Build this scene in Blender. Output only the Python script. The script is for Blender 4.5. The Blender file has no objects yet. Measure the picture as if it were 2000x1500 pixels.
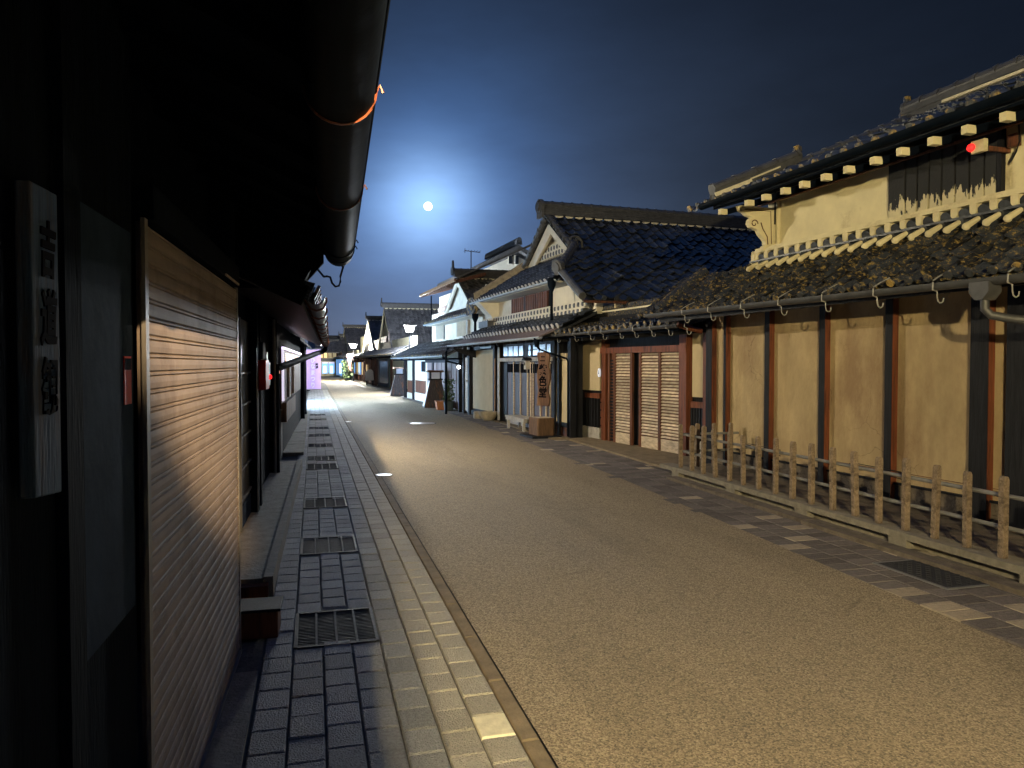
import bpy, math, random
from mathutils import Vector, Matrix
random.seed(7)
C = bpy.context.scene
COL = C.collection
PI = math.pi
# ------------------------------------------------------------------ camera
EYE = 1.55; FPX = 1450.0
YAW = math.atan(388 / FPX); PIT = math.atan(39 / FPX)
cd = bpy.data.cameras.new('camera'); cam = bpy.data.objects.new('camera', cd); COL.objects.link(cam)
cam.location = (0, 0, EYE); cam.rotation_euler = (PI / 2 - PIT, 0, -YAW)
cd.sensor_width = 36; cd.lens = FPX / 2000 * 36; cd.clip_start = 0.02; cd.clip_end = 3000
C.camera = cam
FW = Vector((math.sin(YAW) * math.cos(PIT), math.cos(YAW) * math.cos(PIT), -math.sin(PIT)))
RT = Vector((math.cos(YAW), -math.sin(YAW), 0)); UPV = RT.cross(FW)
EYEV = Vector((0, 0, EYE))
def ray(u, v): return FW + RT * ((u - 1000) / FPX) - UPV * ((v - 750) / FPX)

class Frame:
    """street-aligned local frame: x into the right-hand houses, y along the street, z up"""
    def __init__(s, ox, oy, head):
        s.o = Vector((ox, oy, 0)); s.h = math.radians(head)
        c, n = math.cos(s.h), math.sin(s.h)
        s.N = Vector((c, -n, 0)); s.D = Vector((n, c, 0))
    def loc(s, p): d = p - s.o; return Vector((d.dot(s.N), d.dot(s.D), d.z))
    def w(s, x, y, z=0): return s.o + s.N * x + s.D * y + Vector((0, 0, z))
    def hit(s, u, v, n, k):
        r = ray(u, v); ro = s.loc(EYEV); rd = Vector((r.dot(s.N), r.dot(s.D), r.z)); n = Vector(n)
        return ro + rd * ((k - n.dot(ro)) / n.dot(rd))
    def onx(s, u, v, x=0): return s.hit(u, v, (1, 0, 0), x)
    def onz(s, u, v, z=0): return s.hit(u, v, (0, 0, 1), z)
    def ony(s, u, v, y=0): return s.hit(u, v, (0, 1, 0), y)
    def y(s, u, x=0, v=740): return s.onx(u, v, x).y
    def z(s, u, v, x=0): return s.onx(u, v, x).z

# ------------------------------------------------------------------ materials
def _n(nt, t, **k):
    n = nt.nodes.new(t)
    for a, b in k.items(): setattr(n, a, b)
    return n
def mat(name, base, rough=.75, var=.25, scale=6., bump=.15, bscale=40., stretch=(1, 1, 1), island=0., spec=.35, metal=0., dirt=None, dscale=1.6, dlo=.5, dhi=.62, coat=0.):
    m = bpy.data.materials.new(name); m.use_nodes = True; nt = m.node_tree; L = nt.links.new
    b = nt.nodes['Principled BSDF']; b.inputs['Roughness'].default_value = rough
    b.inputs['Specular IOR Level'].default_value = spec; b.inputs['Metallic'].default_value = metal
    b.inputs['Coat Weight'].default_value = coat
    tc = _n(nt, 'ShaderNodeTexCoord'); mp = _n(nt, 'ShaderNodeMapping'); mp.inputs['Scale'].default_value = stretch
    L(tc.outputs['Object'], mp.inputs['Vector'])
    nz = _n(nt, 'ShaderNodeTexNoise'); nz.inputs['Scale'].default_value = scale; nz.inputs['Detail'].default_value = 6; nz.inputs['Roughness'].default_value = .65
    L(mp.outputs[0], nz.inputs['Vector'])
    mr = _n(nt, 'ShaderNodeMapRange'); mr.inputs['From Min'].default_value = .3; mr.inputs['From Max'].default_value = .7
    mr.inputs['To Min'].default_value = 1 - var; mr.inputs['To Max'].default_value = 1 + var
    L(nz.outputs['Fac'], mr.inputs['Value'])
    fac = mr.outputs[0]
    if island:
        g = _n(nt, 'ShaderNodeNewGeometry'); m2 = _n(nt, 'ShaderNodeMapRange')
        m2.inputs['To Min'].default_value = 1 - island; m2.inputs['To Max'].default_value = 1 + island
        L(g.outputs['Random Per Island'], m2.inputs['Value'])
        mu = _n(nt, 'ShaderNodeMath', operation='MULTIPLY'); L(fac, mu.inputs[0]); L(m2.outputs[0], mu.inputs[1]); fac = mu.outputs[0]
    vm = _n(nt, 'ShaderNodeVectorMath', operation='SCALE'); vm.inputs[0].default_value = base; L(fac, vm.inputs['Scale'])
    col = vm.outputs[0]
    if dirt:
        n2 = _n(nt, 'ShaderNodeTexNoise'); n2.inputs['Scale'].default_value = dscale; n2.inputs['Detail'].default_value = 8; n2.inputs['Roughness'].default_value = .7
        L(mp.outputs[0], n2.inputs['Vector'])
        r2 = _n(nt, 'ShaderNodeMapRange'); r2.inputs['From Min'].default_value = dlo; r2.inputs['From Max'].default_value = dhi
        L(n2.outputs['Fac'], r2.inputs['Value'])
        mx = _n(nt, 'ShaderNodeMix', data_type='RGBA'); L(r2.outputs[0], mx.inputs[0]); L(col, mx.inputs[6]); mx.inputs[7].default_value = (*dirt, 1)
        col = mx.outputs[2]
    L(col, b.inputs['Base Color'])
    if bump:
        n3 = _n(nt, 'ShaderNodeTexNoise'); n3.inputs['Scale'].default_value = bscale; n3.inputs['Detail'].default_value = 4
        L(mp.outputs[0], n3.inputs['Vector'])
        bp = _n(nt, 'ShaderNodeBump'); bp.inputs['Strength'].default_value = bump; bp.inputs['Distance'].default_value = .02
        L(n3.outputs['Fac'], bp.inputs['Height']); L(bp.outputs[0], b.inputs['Normal'])
    return m
def glow(name, colr, s):
    m = bpy.data.materials.new(name); m.use_nodes = True; nt = m.node_tree; b = nt.nodes['Principled BSDF']
    b.inputs['Base Color'].default_value = (*[min(.8, c * .8) for c in colr], 1)
    b.inputs['Emission Color'].default_value = (*colr, 1); b.inputs['Emission Strength'].default_value = s
    return m
M = {}
WS = (6, 6, .5)
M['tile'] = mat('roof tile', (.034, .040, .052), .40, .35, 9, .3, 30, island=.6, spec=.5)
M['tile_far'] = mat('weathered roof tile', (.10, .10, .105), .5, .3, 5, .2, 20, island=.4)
M['moss'] = mat('mossy roof tile', (.022, .027, .038), .6, .4, 9, .8, 60, island=.6, dirt=(.30, .215, .065), dscale=22, dlo=.53, dhi=.62)
M['ridge'] = mat('ridge tile', (.075, .078, .085), .5, .3, 8, .2, 30)
M['cap'] = mat('eave tile disc', (.05, .055, .065), .5, .4, 20, .3, 40, dirt=(.36, .25, .08), dscale=9, dlo=.5, dhi=.58)
M['white'] = mat('white lime plaster', (.66, .62, .52), .85, .10, 3, .12, 25, dirt=(.46, .40, .30), dscale=1.3, dlo=.55, dhi=.75)
M['cream'] = mat('cream lime plaster', (.66, .60, .40), .85, .10, 3, .12, 25, dirt=(.30, .23, .12), dscale=1.1, dlo=.55, dhi=.72)
M['ochre'] = mat('ochre clay wall', (.42, .325, .19), .9, .22, 2.6, .5, 26, stretch=(1, 1, .5), dirt=(.27, .185, .11), dscale=1.1, dlo=.46, dhi=.66)
M['beige'] = mat('beige clay wall', (.50, .41, .26), .9, .10, 3, .2, 30)
M['mortar'] = mat('mortar', (.66, .62, .47), .9, .15, 20, .2, 60)
M['red'] = mat('red stained timber', (.155, .048, .022), .6, .4, 5, .25, 20, stretch=WS, dirt=(.06, .02, .012), dscale=3)
M['rbrown'] = mat('brown timber', (.13, .05, .028), .65, .4, 5, .25, 20, stretch=WS, dirt=(.05, .024, .018), dscale=3)
M['dark'] = mat('blackened timber', (.013, .014, .019), .65, .5, 5, .25, 20, stretch=WS, spec=.15)
M['board'] = mat('weathered boards', (.045, .038, .042), .6, .5, 4, .3, 16, stretch=(8, 8, .4), island=.35, dirt=(.15, .06, .03), dscale=1.0, dlo=.52, dhi=.66)
M['board2'] = mat('grey purple boards', (.16, .125, .125), .7, .35, 4, .3, 16, stretch=(8, 8, .4), island=.3)
M['slat'] = mat('pale worn slats', (.50, .42, .32), .65, .4, 4, .25, 30, stretch=(1, 2, 6), island=.3)
M['greywood'] = mat('silvery grey wood', (.36, .34, .31), .7, .3, 4, .3, 20, stretch=(2, 2, 2))
M['log'] = mat('cut log', (.12, .07, .04), .8, .4, 6, .4, 20, stretch=(4, 4, .6))
M['signwood'] = mat('sign plank', (.10, .05, .032), .6, .4, 4, .3, 16, stretch=(5, 5, .5), dirt=(.19, .105, .05), dscale=2)
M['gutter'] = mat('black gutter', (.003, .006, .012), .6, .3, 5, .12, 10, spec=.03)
M['gutter2'] = mat('weathered copper gutter', (.055, .058, .066), .45, .3, 8, .1, 20, spec=.5)
M['palegutter'] = mat('pale gutter', (.22, .25, .27), .5, .25, 8, .1, 20)
M['hook'] = mat('galvanised hook', (.27, .27, .26), .5, .2, 20, 0, spec=.5)
M['capw'] = mat('pale eave tile disc', (.36, .35, .33), .5, .3, 20, .2, 40)
M['tan'] = mat('tan paved apron', (.20, .155, .10), .9, .3, 6, .4, 50)
M['copper'] = mat('copper strap', (.17, .055, .03), .35, .2, 20, 0, spec=.6)
M['shutter'] = mat('steel shutter', (.21, .185, .18), .7, .16, 3, .06, 14, spec=.15, dirt=(.15, .125, .12), dscale=2.4)
M['steel'] = mat('grey steel', (.13, .135, .145), .55, .15, 6, .05, 20, spec=.5)
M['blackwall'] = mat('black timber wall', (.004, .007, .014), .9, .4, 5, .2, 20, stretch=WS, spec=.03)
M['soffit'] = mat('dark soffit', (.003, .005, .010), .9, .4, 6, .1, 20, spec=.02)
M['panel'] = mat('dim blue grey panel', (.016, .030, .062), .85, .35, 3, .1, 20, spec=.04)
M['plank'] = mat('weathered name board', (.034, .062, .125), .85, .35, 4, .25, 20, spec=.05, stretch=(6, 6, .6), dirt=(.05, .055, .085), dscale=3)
M['ink'] = mat('black ink', (.004, .004, .006), .95, .2, 6, 0, spec=.02)
M['conc'] = mat('concrete', (.22, .20, .16), .85, .25, 12, .4, 60)
M['stone'] = mat('stone', (.30, .26, .19), .85, .3, 9, .5, 40)
M['postconc'] = mat('rough concrete post', (.25, .19, .135), .9, .4, 30, 1., 70, dirt=(.11, .08, .055), dscale=9)
M['rail'] = mat('grey rail', (.20, .20, .20), .7, .3, 8, .2, 30)
M['soil'] = mat('earth strip', (.14, .115, .09), .9, .35, 8, .8, 40)
M['iron'] = mat('cast iron', (.03, .033, .04), .65, .3, 20, .2, 40, spec=.15)
M['worniron'] = mat('worn iron rib', (.10, .10, .10), .7, .3, 20, .2, 40, spec=.1)
M['cover'] = mat('worn steel cover', (.55, .53, .46), .4, .15, 20, .25, 70, spec=.5)
M['void'] = mat('drain void', (.006, .008, .012), .9, .2, 6, 0)
M['paver'] = mat('granite paver', (.27, .27, .265), .8, .25, 60, .9, 120, island=.22)
M['pale'] = mat('pale paver', (.36, .335, .285), .8, .2, 60, .9, 120, island=.12)
M['joint'] = mat('joint bed', (.11, .105, .095), .95, .3, 20, .2, 60)
M['darkpaver'] = mat('dark paver', (.125, .108, .10), .8, .3, 30, .5, 90, island=.28)
M['lightpaver'] = mat('light paver', (.33, .275, .20), .8, .2, 30, .4, 90, island=.2)
M['glassblue'] = mat('transom glass', (.20, .32, .45), .2, .15, 3, 0, spec=.5)
M['glass'] = mat('dark window glass', (.03, .035, .05), .12, .2, 3, 0, spec=.6)
M['terracotta'] = mat('terracotta', (.42, .17, .08), .8, .25, 10, .2, 40)
M['greenpot'] = mat('dark pot', (.04, .055, .06), .5, .2, 10, .1, 30)
M['redplastic'] = mat('red box', (.55, .02, .015), .4, .1, 10, 0)
M['blackmetal'] = mat('black painted metal', (.012, .013, .016), .45, .2, 10, .05, 30)
M['paper'] = mat('paper white', (.72, .70, .66), .8, .08, 10, 0)
M['violet'] = mat('violet cloth', (.58, .40, .80), .8, .06, 5, .2, 12)
M['redcloth'] = mat('faded red cloth', (.50, .16, .17), .85, .12, 5, .2, 12)
M['bluecloth'] = mat('blue cloth', (.10, .16, .30), .85, .12, 5, .2, 12)
M['leaf'] = mat('dark leaf', (.05, .08, .03), .6, .4, 10, 0)
M['line'] = mat('white road line', (.70, .66, .58), .7, .2, 12, .1, 60)
M['bamboo'] = mat('bamboo', (.30, .17, .09), .5, .3, 6, .1, 20)
M['ground'] = mat('dark ground', (.06, .055, .05), .95, .3, 2, .2, 20)
M['moon'] = glow('moon disc', (1., .97, .86), 6.)
M['lampwhite'] = glow('cool lamp glass', (.93, .97, 1.), 9.)
M['lampwarm'] = glow('warm lamp glass', (1., .80, .48), 30.)
M['shopblue'] = glow('cool lit shop window', (.22, .50, 1.), 1.1)
M['shopwhite'] = glow('bright shop display', (.70, .86, 1.), 2.)
M['shopfront'] = glow('cool lit shop front', (.50, .73, 1.), 45.)
M['tube'] = glow('light tube', (.90, .80, 1.), .9)
M['warmpane'] = glow('warm lit paper window', (1., .72, .34), .75)
M['poster'] = glow('lit orange poster', (.85, .16, .025), .45)
M['redled'] = glow('red indicator', (1., .02, .02), 1.6)
M['lantern'] = glow('dim lantern paper', (.55, .62, .80), .10)
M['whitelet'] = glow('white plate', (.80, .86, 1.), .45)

def asphalt():
    m = mat('asphalt', (.252, .20, .126), .85, .22, 1.1, 0, stretch=(1, .22, 1), dirt=(.205, .165, .112), dscale=.55, dlo=.48, dhi=.66); nt = m.node_tree; L = nt.links.new
    b = nt.nodes['Principled BSDF']; tc = _n(nt, 'ShaderNodeTexCoord')
    v = _n(nt, 'ShaderNodeTexVoronoi'); v.inputs['Scale'].default_value = 130; L(tc.outputs['Object'], v.inputs['Vector'])
    n = _n(nt, 'ShaderNodeTexNoise'); n.inputs['Scale'].default_value = 200; n.inputs['Detail'].default_value = 3; L(tc.outputs['Object'], n.inputs['Vector'])
    hs = _n(nt, 'ShaderNodeSeparateColor'); L(v.outputs['Color'], hs.inputs[0])
    mr = _n(nt, 'ShaderNodeMapRange'); mr.inputs['To Min'].default_value = .5; mr.inputs['To Max'].default_value = 1.55; L(hs.outputs[0], mr.inputs['Value'])
    old = b.inputs['Base Color'].links[0].from_socket
    vm = _n(nt, 'ShaderNodeVectorMath', operation='SCALE'); L(old, vm.inputs[0]); L(mr.outputs[0], vm.inputs['Scale']); L(vm.outputs[0], b.inputs['Base Color'])
    ad = _n(nt, 'ShaderNodeMath', operation='SUBTRACT'); L(n.outputs['Fac'], ad.inputs[0]); L(v.outputs['Distance'], ad.inputs[1])
    bp = _n(nt, 'ShaderNodeBump'); bp.inputs['Strength'].default_value = .6; bp.inputs['Distance'].default_value = .01
    L(ad.outputs[0], bp.inputs['Height']); L(bp.outputs[0], b.inputs['Normal'])
    return m
M['asphalt'] = asphalt()
def peeled():
    """plaster-coated window bars whose plaster has flaked off the upper wood"""
    m = mat('flaked plaster bars', (.58, .53, .36), .85, .12, 6, .3, 40); nt = m.node_tree; L = nt.links.new
    b = nt.nodes['Principled BSDF']; tc = _n(nt, 'ShaderNodeTexCoord'); sp = _n(nt, 'ShaderNodeSeparateXYZ'); L(tc.outputs['Object'], sp.inputs[0])
    mp = _n(nt, 'ShaderNodeMapping'); mp.inputs['Scale'].default_value = (1, 1, .28); L(tc.outputs['Object'], mp.inputs['Vector'])
    n = _n(nt, 'ShaderNodeTexNoise'); n.inputs['Scale'].default_value = 26; n.inputs['Detail'].default_value = 5; L(mp.outputs[0], n.inputs['Vector'])
    a = _n(nt, 'ShaderNodeMath', operation='MULTIPLY_ADD'); L(n.outputs['Fac'], a.inputs[0]); a.inputs[1].default_value = -.55; L(sp.outputs['Z'], a.inputs[2])
    r = _n(nt, 'ShaderNodeMapRange'); r.inputs['From Min'].default_value = -.165; r.inputs['From Max'].default_value = -.145; L(a.outputs[0], r.inputs['Value'])
    old = b.inputs['Base Color'].links[0].from_socket
    mx = _n(nt, 'ShaderNodeMix', data_type='RGBA'); L(r.outputs[0], mx.inputs[0]); L(old, mx.inputs[6]); mx.inputs[7].default_value = (.022, .024, .03, 1)
    L(mx.outputs[2], b.inputs['Base Color'])
    return m
M['peeled'] = peeled()
def cracks(m, scale=1.1, w=.006):
    """hairline cracks that come and go across a plaster face"""
    nt = m.node_tree; L = nt.links.new; b = nt.nodes['Principled BSDF']; tc = _n(nt, 'ShaderNodeTexCoord')
    n = _n(nt, 'ShaderNodeTexNoise'); n.inputs['Scale'].default_value = 3.; n.inputs['Detail'].default_value = 4; L(tc.outputs['Object'], n.inputs['Vector'])
    ad = _n(nt, 'ShaderNodeVectorMath', operation='MULTIPLY_ADD'); L(n.outputs['Color'], ad.inputs[0]); ad.inputs[1].default_value = (.35, .35, .35); L(tc.outputs['Object'], ad.inputs[2])
    v = _n(nt, 'ShaderNodeTexVoronoi', feature='DISTANCE_TO_EDGE'); v.inputs['Scale'].default_value = scale; L(ad.outputs[0], v.inputs['Vector'])
    r = _n(nt, 'ShaderNodeMapRange'); r.inputs['From Min'].default_value = w * .4; r.inputs['From Max'].default_value = w; r.inputs['To Min'].default_value = 1; r.inputs['To Max'].default_value = 0; L(v.outputs['Distance'], r.inputs['Value'])
    n2 = _n(nt, 'ShaderNodeTexNoise'); n2.inputs['Scale'].default_value = 1.4; L(tc.outputs['Object'], n2.inputs['Vector'])
    k = _n(nt, 'ShaderNodeMapRange'); k.inputs['From Min'].default_value = .5; k.inputs['From Max'].default_value = .6; k.inputs['To Max'].default_value = .38; L(n2.outputs['Fac'], k.inputs['Value'])
    mu = _n(nt, 'ShaderNodeMath', operation='MULTIPLY'); L(r.outputs[0], mu.inputs[0]); L(k.outputs[0], mu.inputs[1])
    old = b.inputs['Base Color'].links[0].from_socket; mx = _n(nt, 'ShaderNodeMix', data_type='RGBA'); L(mu.outputs[0], mx.inputs[0]); L(old, mx.inputs[6]); mx.inputs[7].default_value = (.10, .07, .045, 1); L(mx.outputs[2], b.inputs['Base Color'])
cracks(M['ochre']); cracks(M['asphalt'], .33, .004)

# ------------------------------------------------------------------ mesh builder
class MB:
    def __init__(s): s.v = []; s.f = []; s.m = []; s.mi = 0
    def face(s, *pts):
        i = len(s.v); s.v += [tuple(p) for p in pts]; s.f.append(tuple(range(i, i + len(pts)))); s.m.append(s.mi); return s
    def add(s, vs, fs):
        i = len(s.v); s.v += [tuple(p) for p in vs]
        for f in fs: s.f.append(tuple(i + k for k in f)); s.m.append(s.mi)
        return s
    HEX = [(0, 3, 2, 1), (4, 5, 6, 7), (0, 1, 5, 4), (1, 2, 6, 5), (2, 3, 7, 6), (3, 0, 4, 7)]
    def box(s, x0, x1, y0, y1, z0, z1):
        if x0 > x1: x0, x1 = x1, x0
        if y0 > y1: y0, y1 = y1, y0
        if z0 > z1: z0, z1 = z1, z0
        return s.add([(x0, y0, z0), (x1, y0, z0), (x1, y1, z0), (x0, y1, z0), (x0, y0, z1), (x1, y0, z1), (x1, y1, z1), (x0, y1, z1)], MB.HEX)
    def beam(s, p, q, w, h, up=(0, 0, 1)):
        p, q, up = Vector(p), Vector(q), Vector(up); d = (q - p).normalized(); sd = d.cross(up).normalized() * (w / 2); u = sd.cross(d).normalized() * (h / 2)
        return s.add([p - sd - u, p + sd - u, q + sd - u, q - sd - u, p - sd + u, p + sd + u, q + sd + u, q - sd + u], MB.HEX)
    def prism(s, poly, axis, a0, a1):
        """extrude a 2D polygon along an axis: 'x' poly=(y,z); 'y' poly=(x,z); 'z' poly=(x,y)"""
        def p3(p, a): return {'x': (a, p[0], p[1]), 'y': (p[0], a, p[1]), 'z': (p[0], p[1], a)}[axis]
        n = len(poly); vs = [p3(p, a0) for p in poly] + [p3(p, a1) for p in poly]
        return s.add(vs, [tuple(range(n))[::-1], tuple(range(n, 2 * n))] + [(i, (i + 1) % n, n + (i + 1) % n, n + i) for i in range(n)])
    def tube(s, path, r, n=10, cap=True):
        path = [Vector(p) for p in path]; rings = []
        rs = r if isinstance(r, (list, tuple)) else [r] * len(path)
        for i, p in enumerate(path):
            d = (path[min(i + 1, len(path) - 1)] - path[max(i - 1, 0)]).normalized()
            a = d.orthogonal().normalized() if abs(d.z) > .9 else d.cross(Vector((0, 0, 1))).normalized()
            b = d.cross(a)
            rings.append([p + (a * math.cos(2 * PI * k / n) + b * math.sin(2 * PI * k / n)) * rs[i] for k in range(n)])
        vs = [q for rg in rings for q in rg]
        fs = [(i * n + k, i * n + (k + 1) % n, (i + 1) * n + (k + 1) % n, (i + 1) * n + k) for i in range(len(path) - 1) for k in range(n)]
        if cap: fs += [tuple(range(n)), tuple(range((len(path) - 1) * n, len(path) * n))]
        return s.add(vs, fs)
    def lathe(s, prof, cx, cy, n=16):
        vs = [(cx + r * math.cos(2 * PI * k / n), cy + r * math.sin(2 * PI * k / n), z) for r, z in prof for k in range(n)]
        fs = [(i * n + k, i * n + (k + 1) % n, (i + 1) * n + (k + 1) % n, (i + 1) * n + k) for i in range(len(prof) - 1) for k in range(n)]
        fs += [tuple(range(n)), tuple(range((len(prof) - 1) * n, len(prof) * n))]
        return s.add(vs, fs)
    def gutter_y(s, x, z, r, y0, y1, t=.006, n=9):
        """open half-round channel running along y"""
        out = [(x + r * math.cos(a), z + r * math.sin(a)) for a in [PI + PI * k / n for k in range(n + 1)]]
        inn = [(x + (r - t) * math.cos(a), z + (r - t) * math.sin(a)) for a in [2 * PI - PI * k / n for k in range(n + 1)]]
        return s.prism(out + inn, 'y', y0, y1)
    def disc(s, c, nrm, r, th, n=12):
        nrm = Vector(nrm).normalized(); c = Vector(c)
        return s.tube([c, c + nrm * th], r, n)
    def sphere(s, c, r, n=12, m=8):
        c = Vector(c); pr = [(max(.001, r * math.sin(PI * k / m)), c.z - r * math.cos(PI * k / m)) for k in range(m + 1)]
        return s.lathe(pr, c.x, c.y, n)
    def tiles(s, O, U, V, nu, nv, pu, pv, keep=None, amp=.034, jit=.007, caps=True, capr=.052):
        O, U, V = Vector(O), Vector(U).normalized(), Vector(V).normalized(); N = U.cross(V).normalized()
        if N.z < 0: N = -N
        ts = [0, .1, .28, .48, .66, .78, .89, 1.]; hs = [.62, .1, -.55, -.72, -.5, .3, .98, .62]
        for j in range(nv):
            for i in range(nu):
                if keep and not keep((i + .5) * pu, (j + .5) * pv): continue
                dn = random.gauss(0, jit); dk = random.gauss(0, jit); dv = random.gauss(0, jit); dw = random.gauss(0, jit * .8)
                lo = [O + U * ((i + t) * pu) + V * (j * pv - .03 + dv) + N * (h * amp + .034 + dn + dk * (t - .5) + .0) for t, h in zip(ts, hs)]
                hi = [O + U * ((i + t) * pu) + V * ((j + 1) * pv + dv) + N * (h * amp + dn + dw) for t, h in zip(ts, hs)]
                lip = [p - N * .028 for p in lo]; n = len(ts)
                s.mi = 0
                s.add(lip + lo + hi, [(k, k + 1, n + k + 1, n + k) for k in range(n - 1)] + [(n + k, n + k + 1, 2 * n + k + 1, 2 * n + k) for k in range(n - 1)])
                if caps and j == 0:
                    s.mi = 1; s.disc(O + U * ((i + .89) * pu) - V * .036 + N * .035, -V, capr * min(1, pu / .23), .02, 10); s.mi = 0
        return s
    def ridge(s, p, q, w=.2, layers=3, lh=.045, cap=.075, ring=.28):
        p, q = Vector(p), Vector(q); up = Vector((0, 0, 1)); s.mi = 0
        for k in range(layers):
            s.beam(p + up * lh * (k + .5), q + up * lh * (k + .5), w - k * .012 - (k % 2) * .02, lh * .86)
        s.beam(p + up * lh * layers * .5, q + up * lh * layers * .5, w * .7, lh * layers)
        top = up * (lh * layers + cap * .35); s.tube([p + top, q + top], cap, 10)
        n = max(1, int((q - p).length / ring))
        for k in range(n + 1):
            c = p + (q - p) * (k / n) + top; d = (q - p).normalized() * .025
            s.tube([c - d, c + d], cap * 1.14, 10)
        return s
    def scallops(s, p, q, out, pitch=.27, w=.2, h=.07, th=.05):
        """row of white mortar half-moons"""
        p, q, out = Vector(p), Vector(q), Vector(out).normalized(); d = (q - p); n = max(1, int(d.length / pitch)); d.normalize(); up = Vector((0, 0, 1))
        for k in range(n):
            c = p + d * ((k + .5) * (q - p).length / n); vs = []
            for a in range(7):
                an = PI + PI * a / 6; vs.append(c + d * (w / 2 * math.cos(an)) + up * (h * math.sin(an)))
            m = len(vs); s.add(vs + [x + out * th for x in vs], [tuple(range(m)), tuple(range(m, 2 * m))] + [(i, (i + 1) % m, m + (i + 1) % m, m + i) for i in range(m)])
        return s
    def build(s, name, ms, parent=None, loc=None, smooth=False, bevel=0, rot=None):
        me = bpy.data.meshes.new(name); me.from_pydata(s.v, [], s.f)
        ms = ms if isinstance(ms, (list, tuple)) else [ms]
        for m in ms: me.materials.append(M[m] if isinstance(m, str) else m)
        me.polygons.foreach_set('material_index', [min(k, len(ms) - 1) for k in s.m])
        if smooth: me.polygons.foreach_set('use_smooth', [True] * len(me.polygons))
        me.update()
        o = bpy.data.objects.new(name, me); COL.objects.link(o)
        if parent: o.parent = parent
        if loc is not None: o.location = loc
        if rot is not None: o.rotation_euler = rot
        if bevel:
            b = o.modifiers.new('bevel', 'BEVEL'); b.width = bevel; b.segments = 2; b.limit_method = 'ANGLE'
        if smooth and hasattr(me, 'set_sharp_from_angle'): me.set_sharp_from_angle(angle=.7)
        return o
def tag(o, label, cat, group=None, kind=None):
    o['label'] = label; o['category'] = cat
    if group: o['group'] = group
    if kind: o['kind'] = kind
    return o
def thing(name, label, cat, loc=(0, 0, 0), rz=0, group=None):
    o = bpy.data.objects.new(name, None); COL.objects.link(o); o.empty_display_size = .1
    o.location = loc; o.rotation_euler = (0, 0, rz); return tag(o, label, cat, group)
def fthing(name, label, cat, F, group=None): return thing(name, label, cat, F.o, -F.h, group)
def struct(name, mb, ms): o = mb.build(name, ms); o['kind'] = 'structure'; return o
def rep(o, parent, loc, rz=None):
    c = o.copy(); COL.objects.link(c); c.parent = parent; c.location = loc
    if rz is not None: c.rotation_euler.z = rz
    return c
def inpoly(p, poly):
    x, y = p; r = False
    for i in range(len(poly)):
        (x0, y0), (x1, y1) = poly[i], poly[i - 1]
        if (y0 > y) != (y1 > y) and x < (x1 - x0) * (y - y0) / (y1 - y0) + x0: r = not r
    return r
FACE = {'-x': Matrix(((0, 0, -1), (-1, 0, 0), (0, 1, 0))), '+x': Matrix(((0, 0, 1), (1, 0, 0), (0, 1, 0))), '-y': Matrix(((1, 0, 0), (0, 0, -1), (0, 1, 0)))}
def lettering(name, chars, size, m, parent, loc, face, pitch=1.1, bold=.012, shear=0, sx=1., depth=.003):
    cu = bpy.data.curves.new(name, 'FONT'); cu.body = '\n'.join(chars); cu.size = size; cu.space_line = pitch; cu.align_x = 'CENTER'; cu.align_y = 'TOP'
    cu.extrude = depth / 2; cu.offset = bold * size; cu.shear = shear; cu.resolution_u = 3
    t = bpy.data.objects.new(name, cu); COL.objects.link(t); bpy.context.view_layer.update()
    me = bpy.data.meshes.new_from_object(t.evaluated_get(bpy.context.evaluated_depsgraph_get())); bpy.data.objects.remove(t)
    for v in me.vertices: v.co.x *= sx
    me.materials.clear(); me.materials.append(M[m]); me.name = name
    o = bpy.data.objects.new(name, me); COL.objects.link(o); o.parent = parent
    o.matrix_local = Matrix.Translation(loc) @ FACE[face].to_4x4(); return o
# ================================================================== ground
W = Frame(0, 0, 0)
struct('ground', MB().face((-60, -30, -.03), (80, -30, -.03), (80, 260, -.03), (-60, 260, -.03)), 'ground')
RE = [(3.55, -8), (3.72, 3.16), (4.03, 9.5), (4.17, 21.2), (3.95, 33), (3.75, 45), (3.45, 63), (3.2, 78), (6, 92)]
mb = MB(); n0 = 0
for (xa, ya), (xb, yb) in zip(RE, RE[1:]): mb.face((.9, ya, 0), (xa, ya, 0), (xb, yb, 0), (.9 if yb < 70 else -2.5, yb, 0) if True else 0)
struct('road', mb, 'asphalt')
struct('road_edge_line', MB().face((3.2, 50, .004), (3.42, 50, .004), (3.22, 66, .004), (3.05, 66, .004)), 'line')
# paved strips, block by block
GR = [W.onz(630, v, 0).y for v in (1226, 1065, 981.7, 911, 895, 869.5, 850, 835.7, 819, 810)]
def on_grate(x, y): return any(-.115 < x < .35 and abs(y - g) < .31 for g in GR)
struct('pavement_bed', MB().box(-1.2, .9, -6, 70, -.029, -.016), 'joint')
mb = MB(); mb.mi = 0
def blk(mb, x0, x1, y0, y1, z, b=.006):
    mb.add([(x0, y0, -.02), (x1, y0, -.02), (x1, y1, -.02), (x0, y1, -.02), (x0, y0, z - b), (x1, y0, z - b), (x1, y1, z - b), (x0, y1, z - b),
            (x0 + b, y0 + b, z), (x1 - b, y0 + b, z), (x1 - b, y1 - b, z), (x0 + b, y1 - b, z)],
           [(0, 1, 5, 4), (1, 2, 6, 5), (2, 3, 7, 6), (3, 0, 4, 7), (4, 5, 9, 8), (5, 6, 10, 9), (6, 7, 11, 10), (7, 4, 8, 11), (8, 9, 10, 11)])
x = -.27
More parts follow.
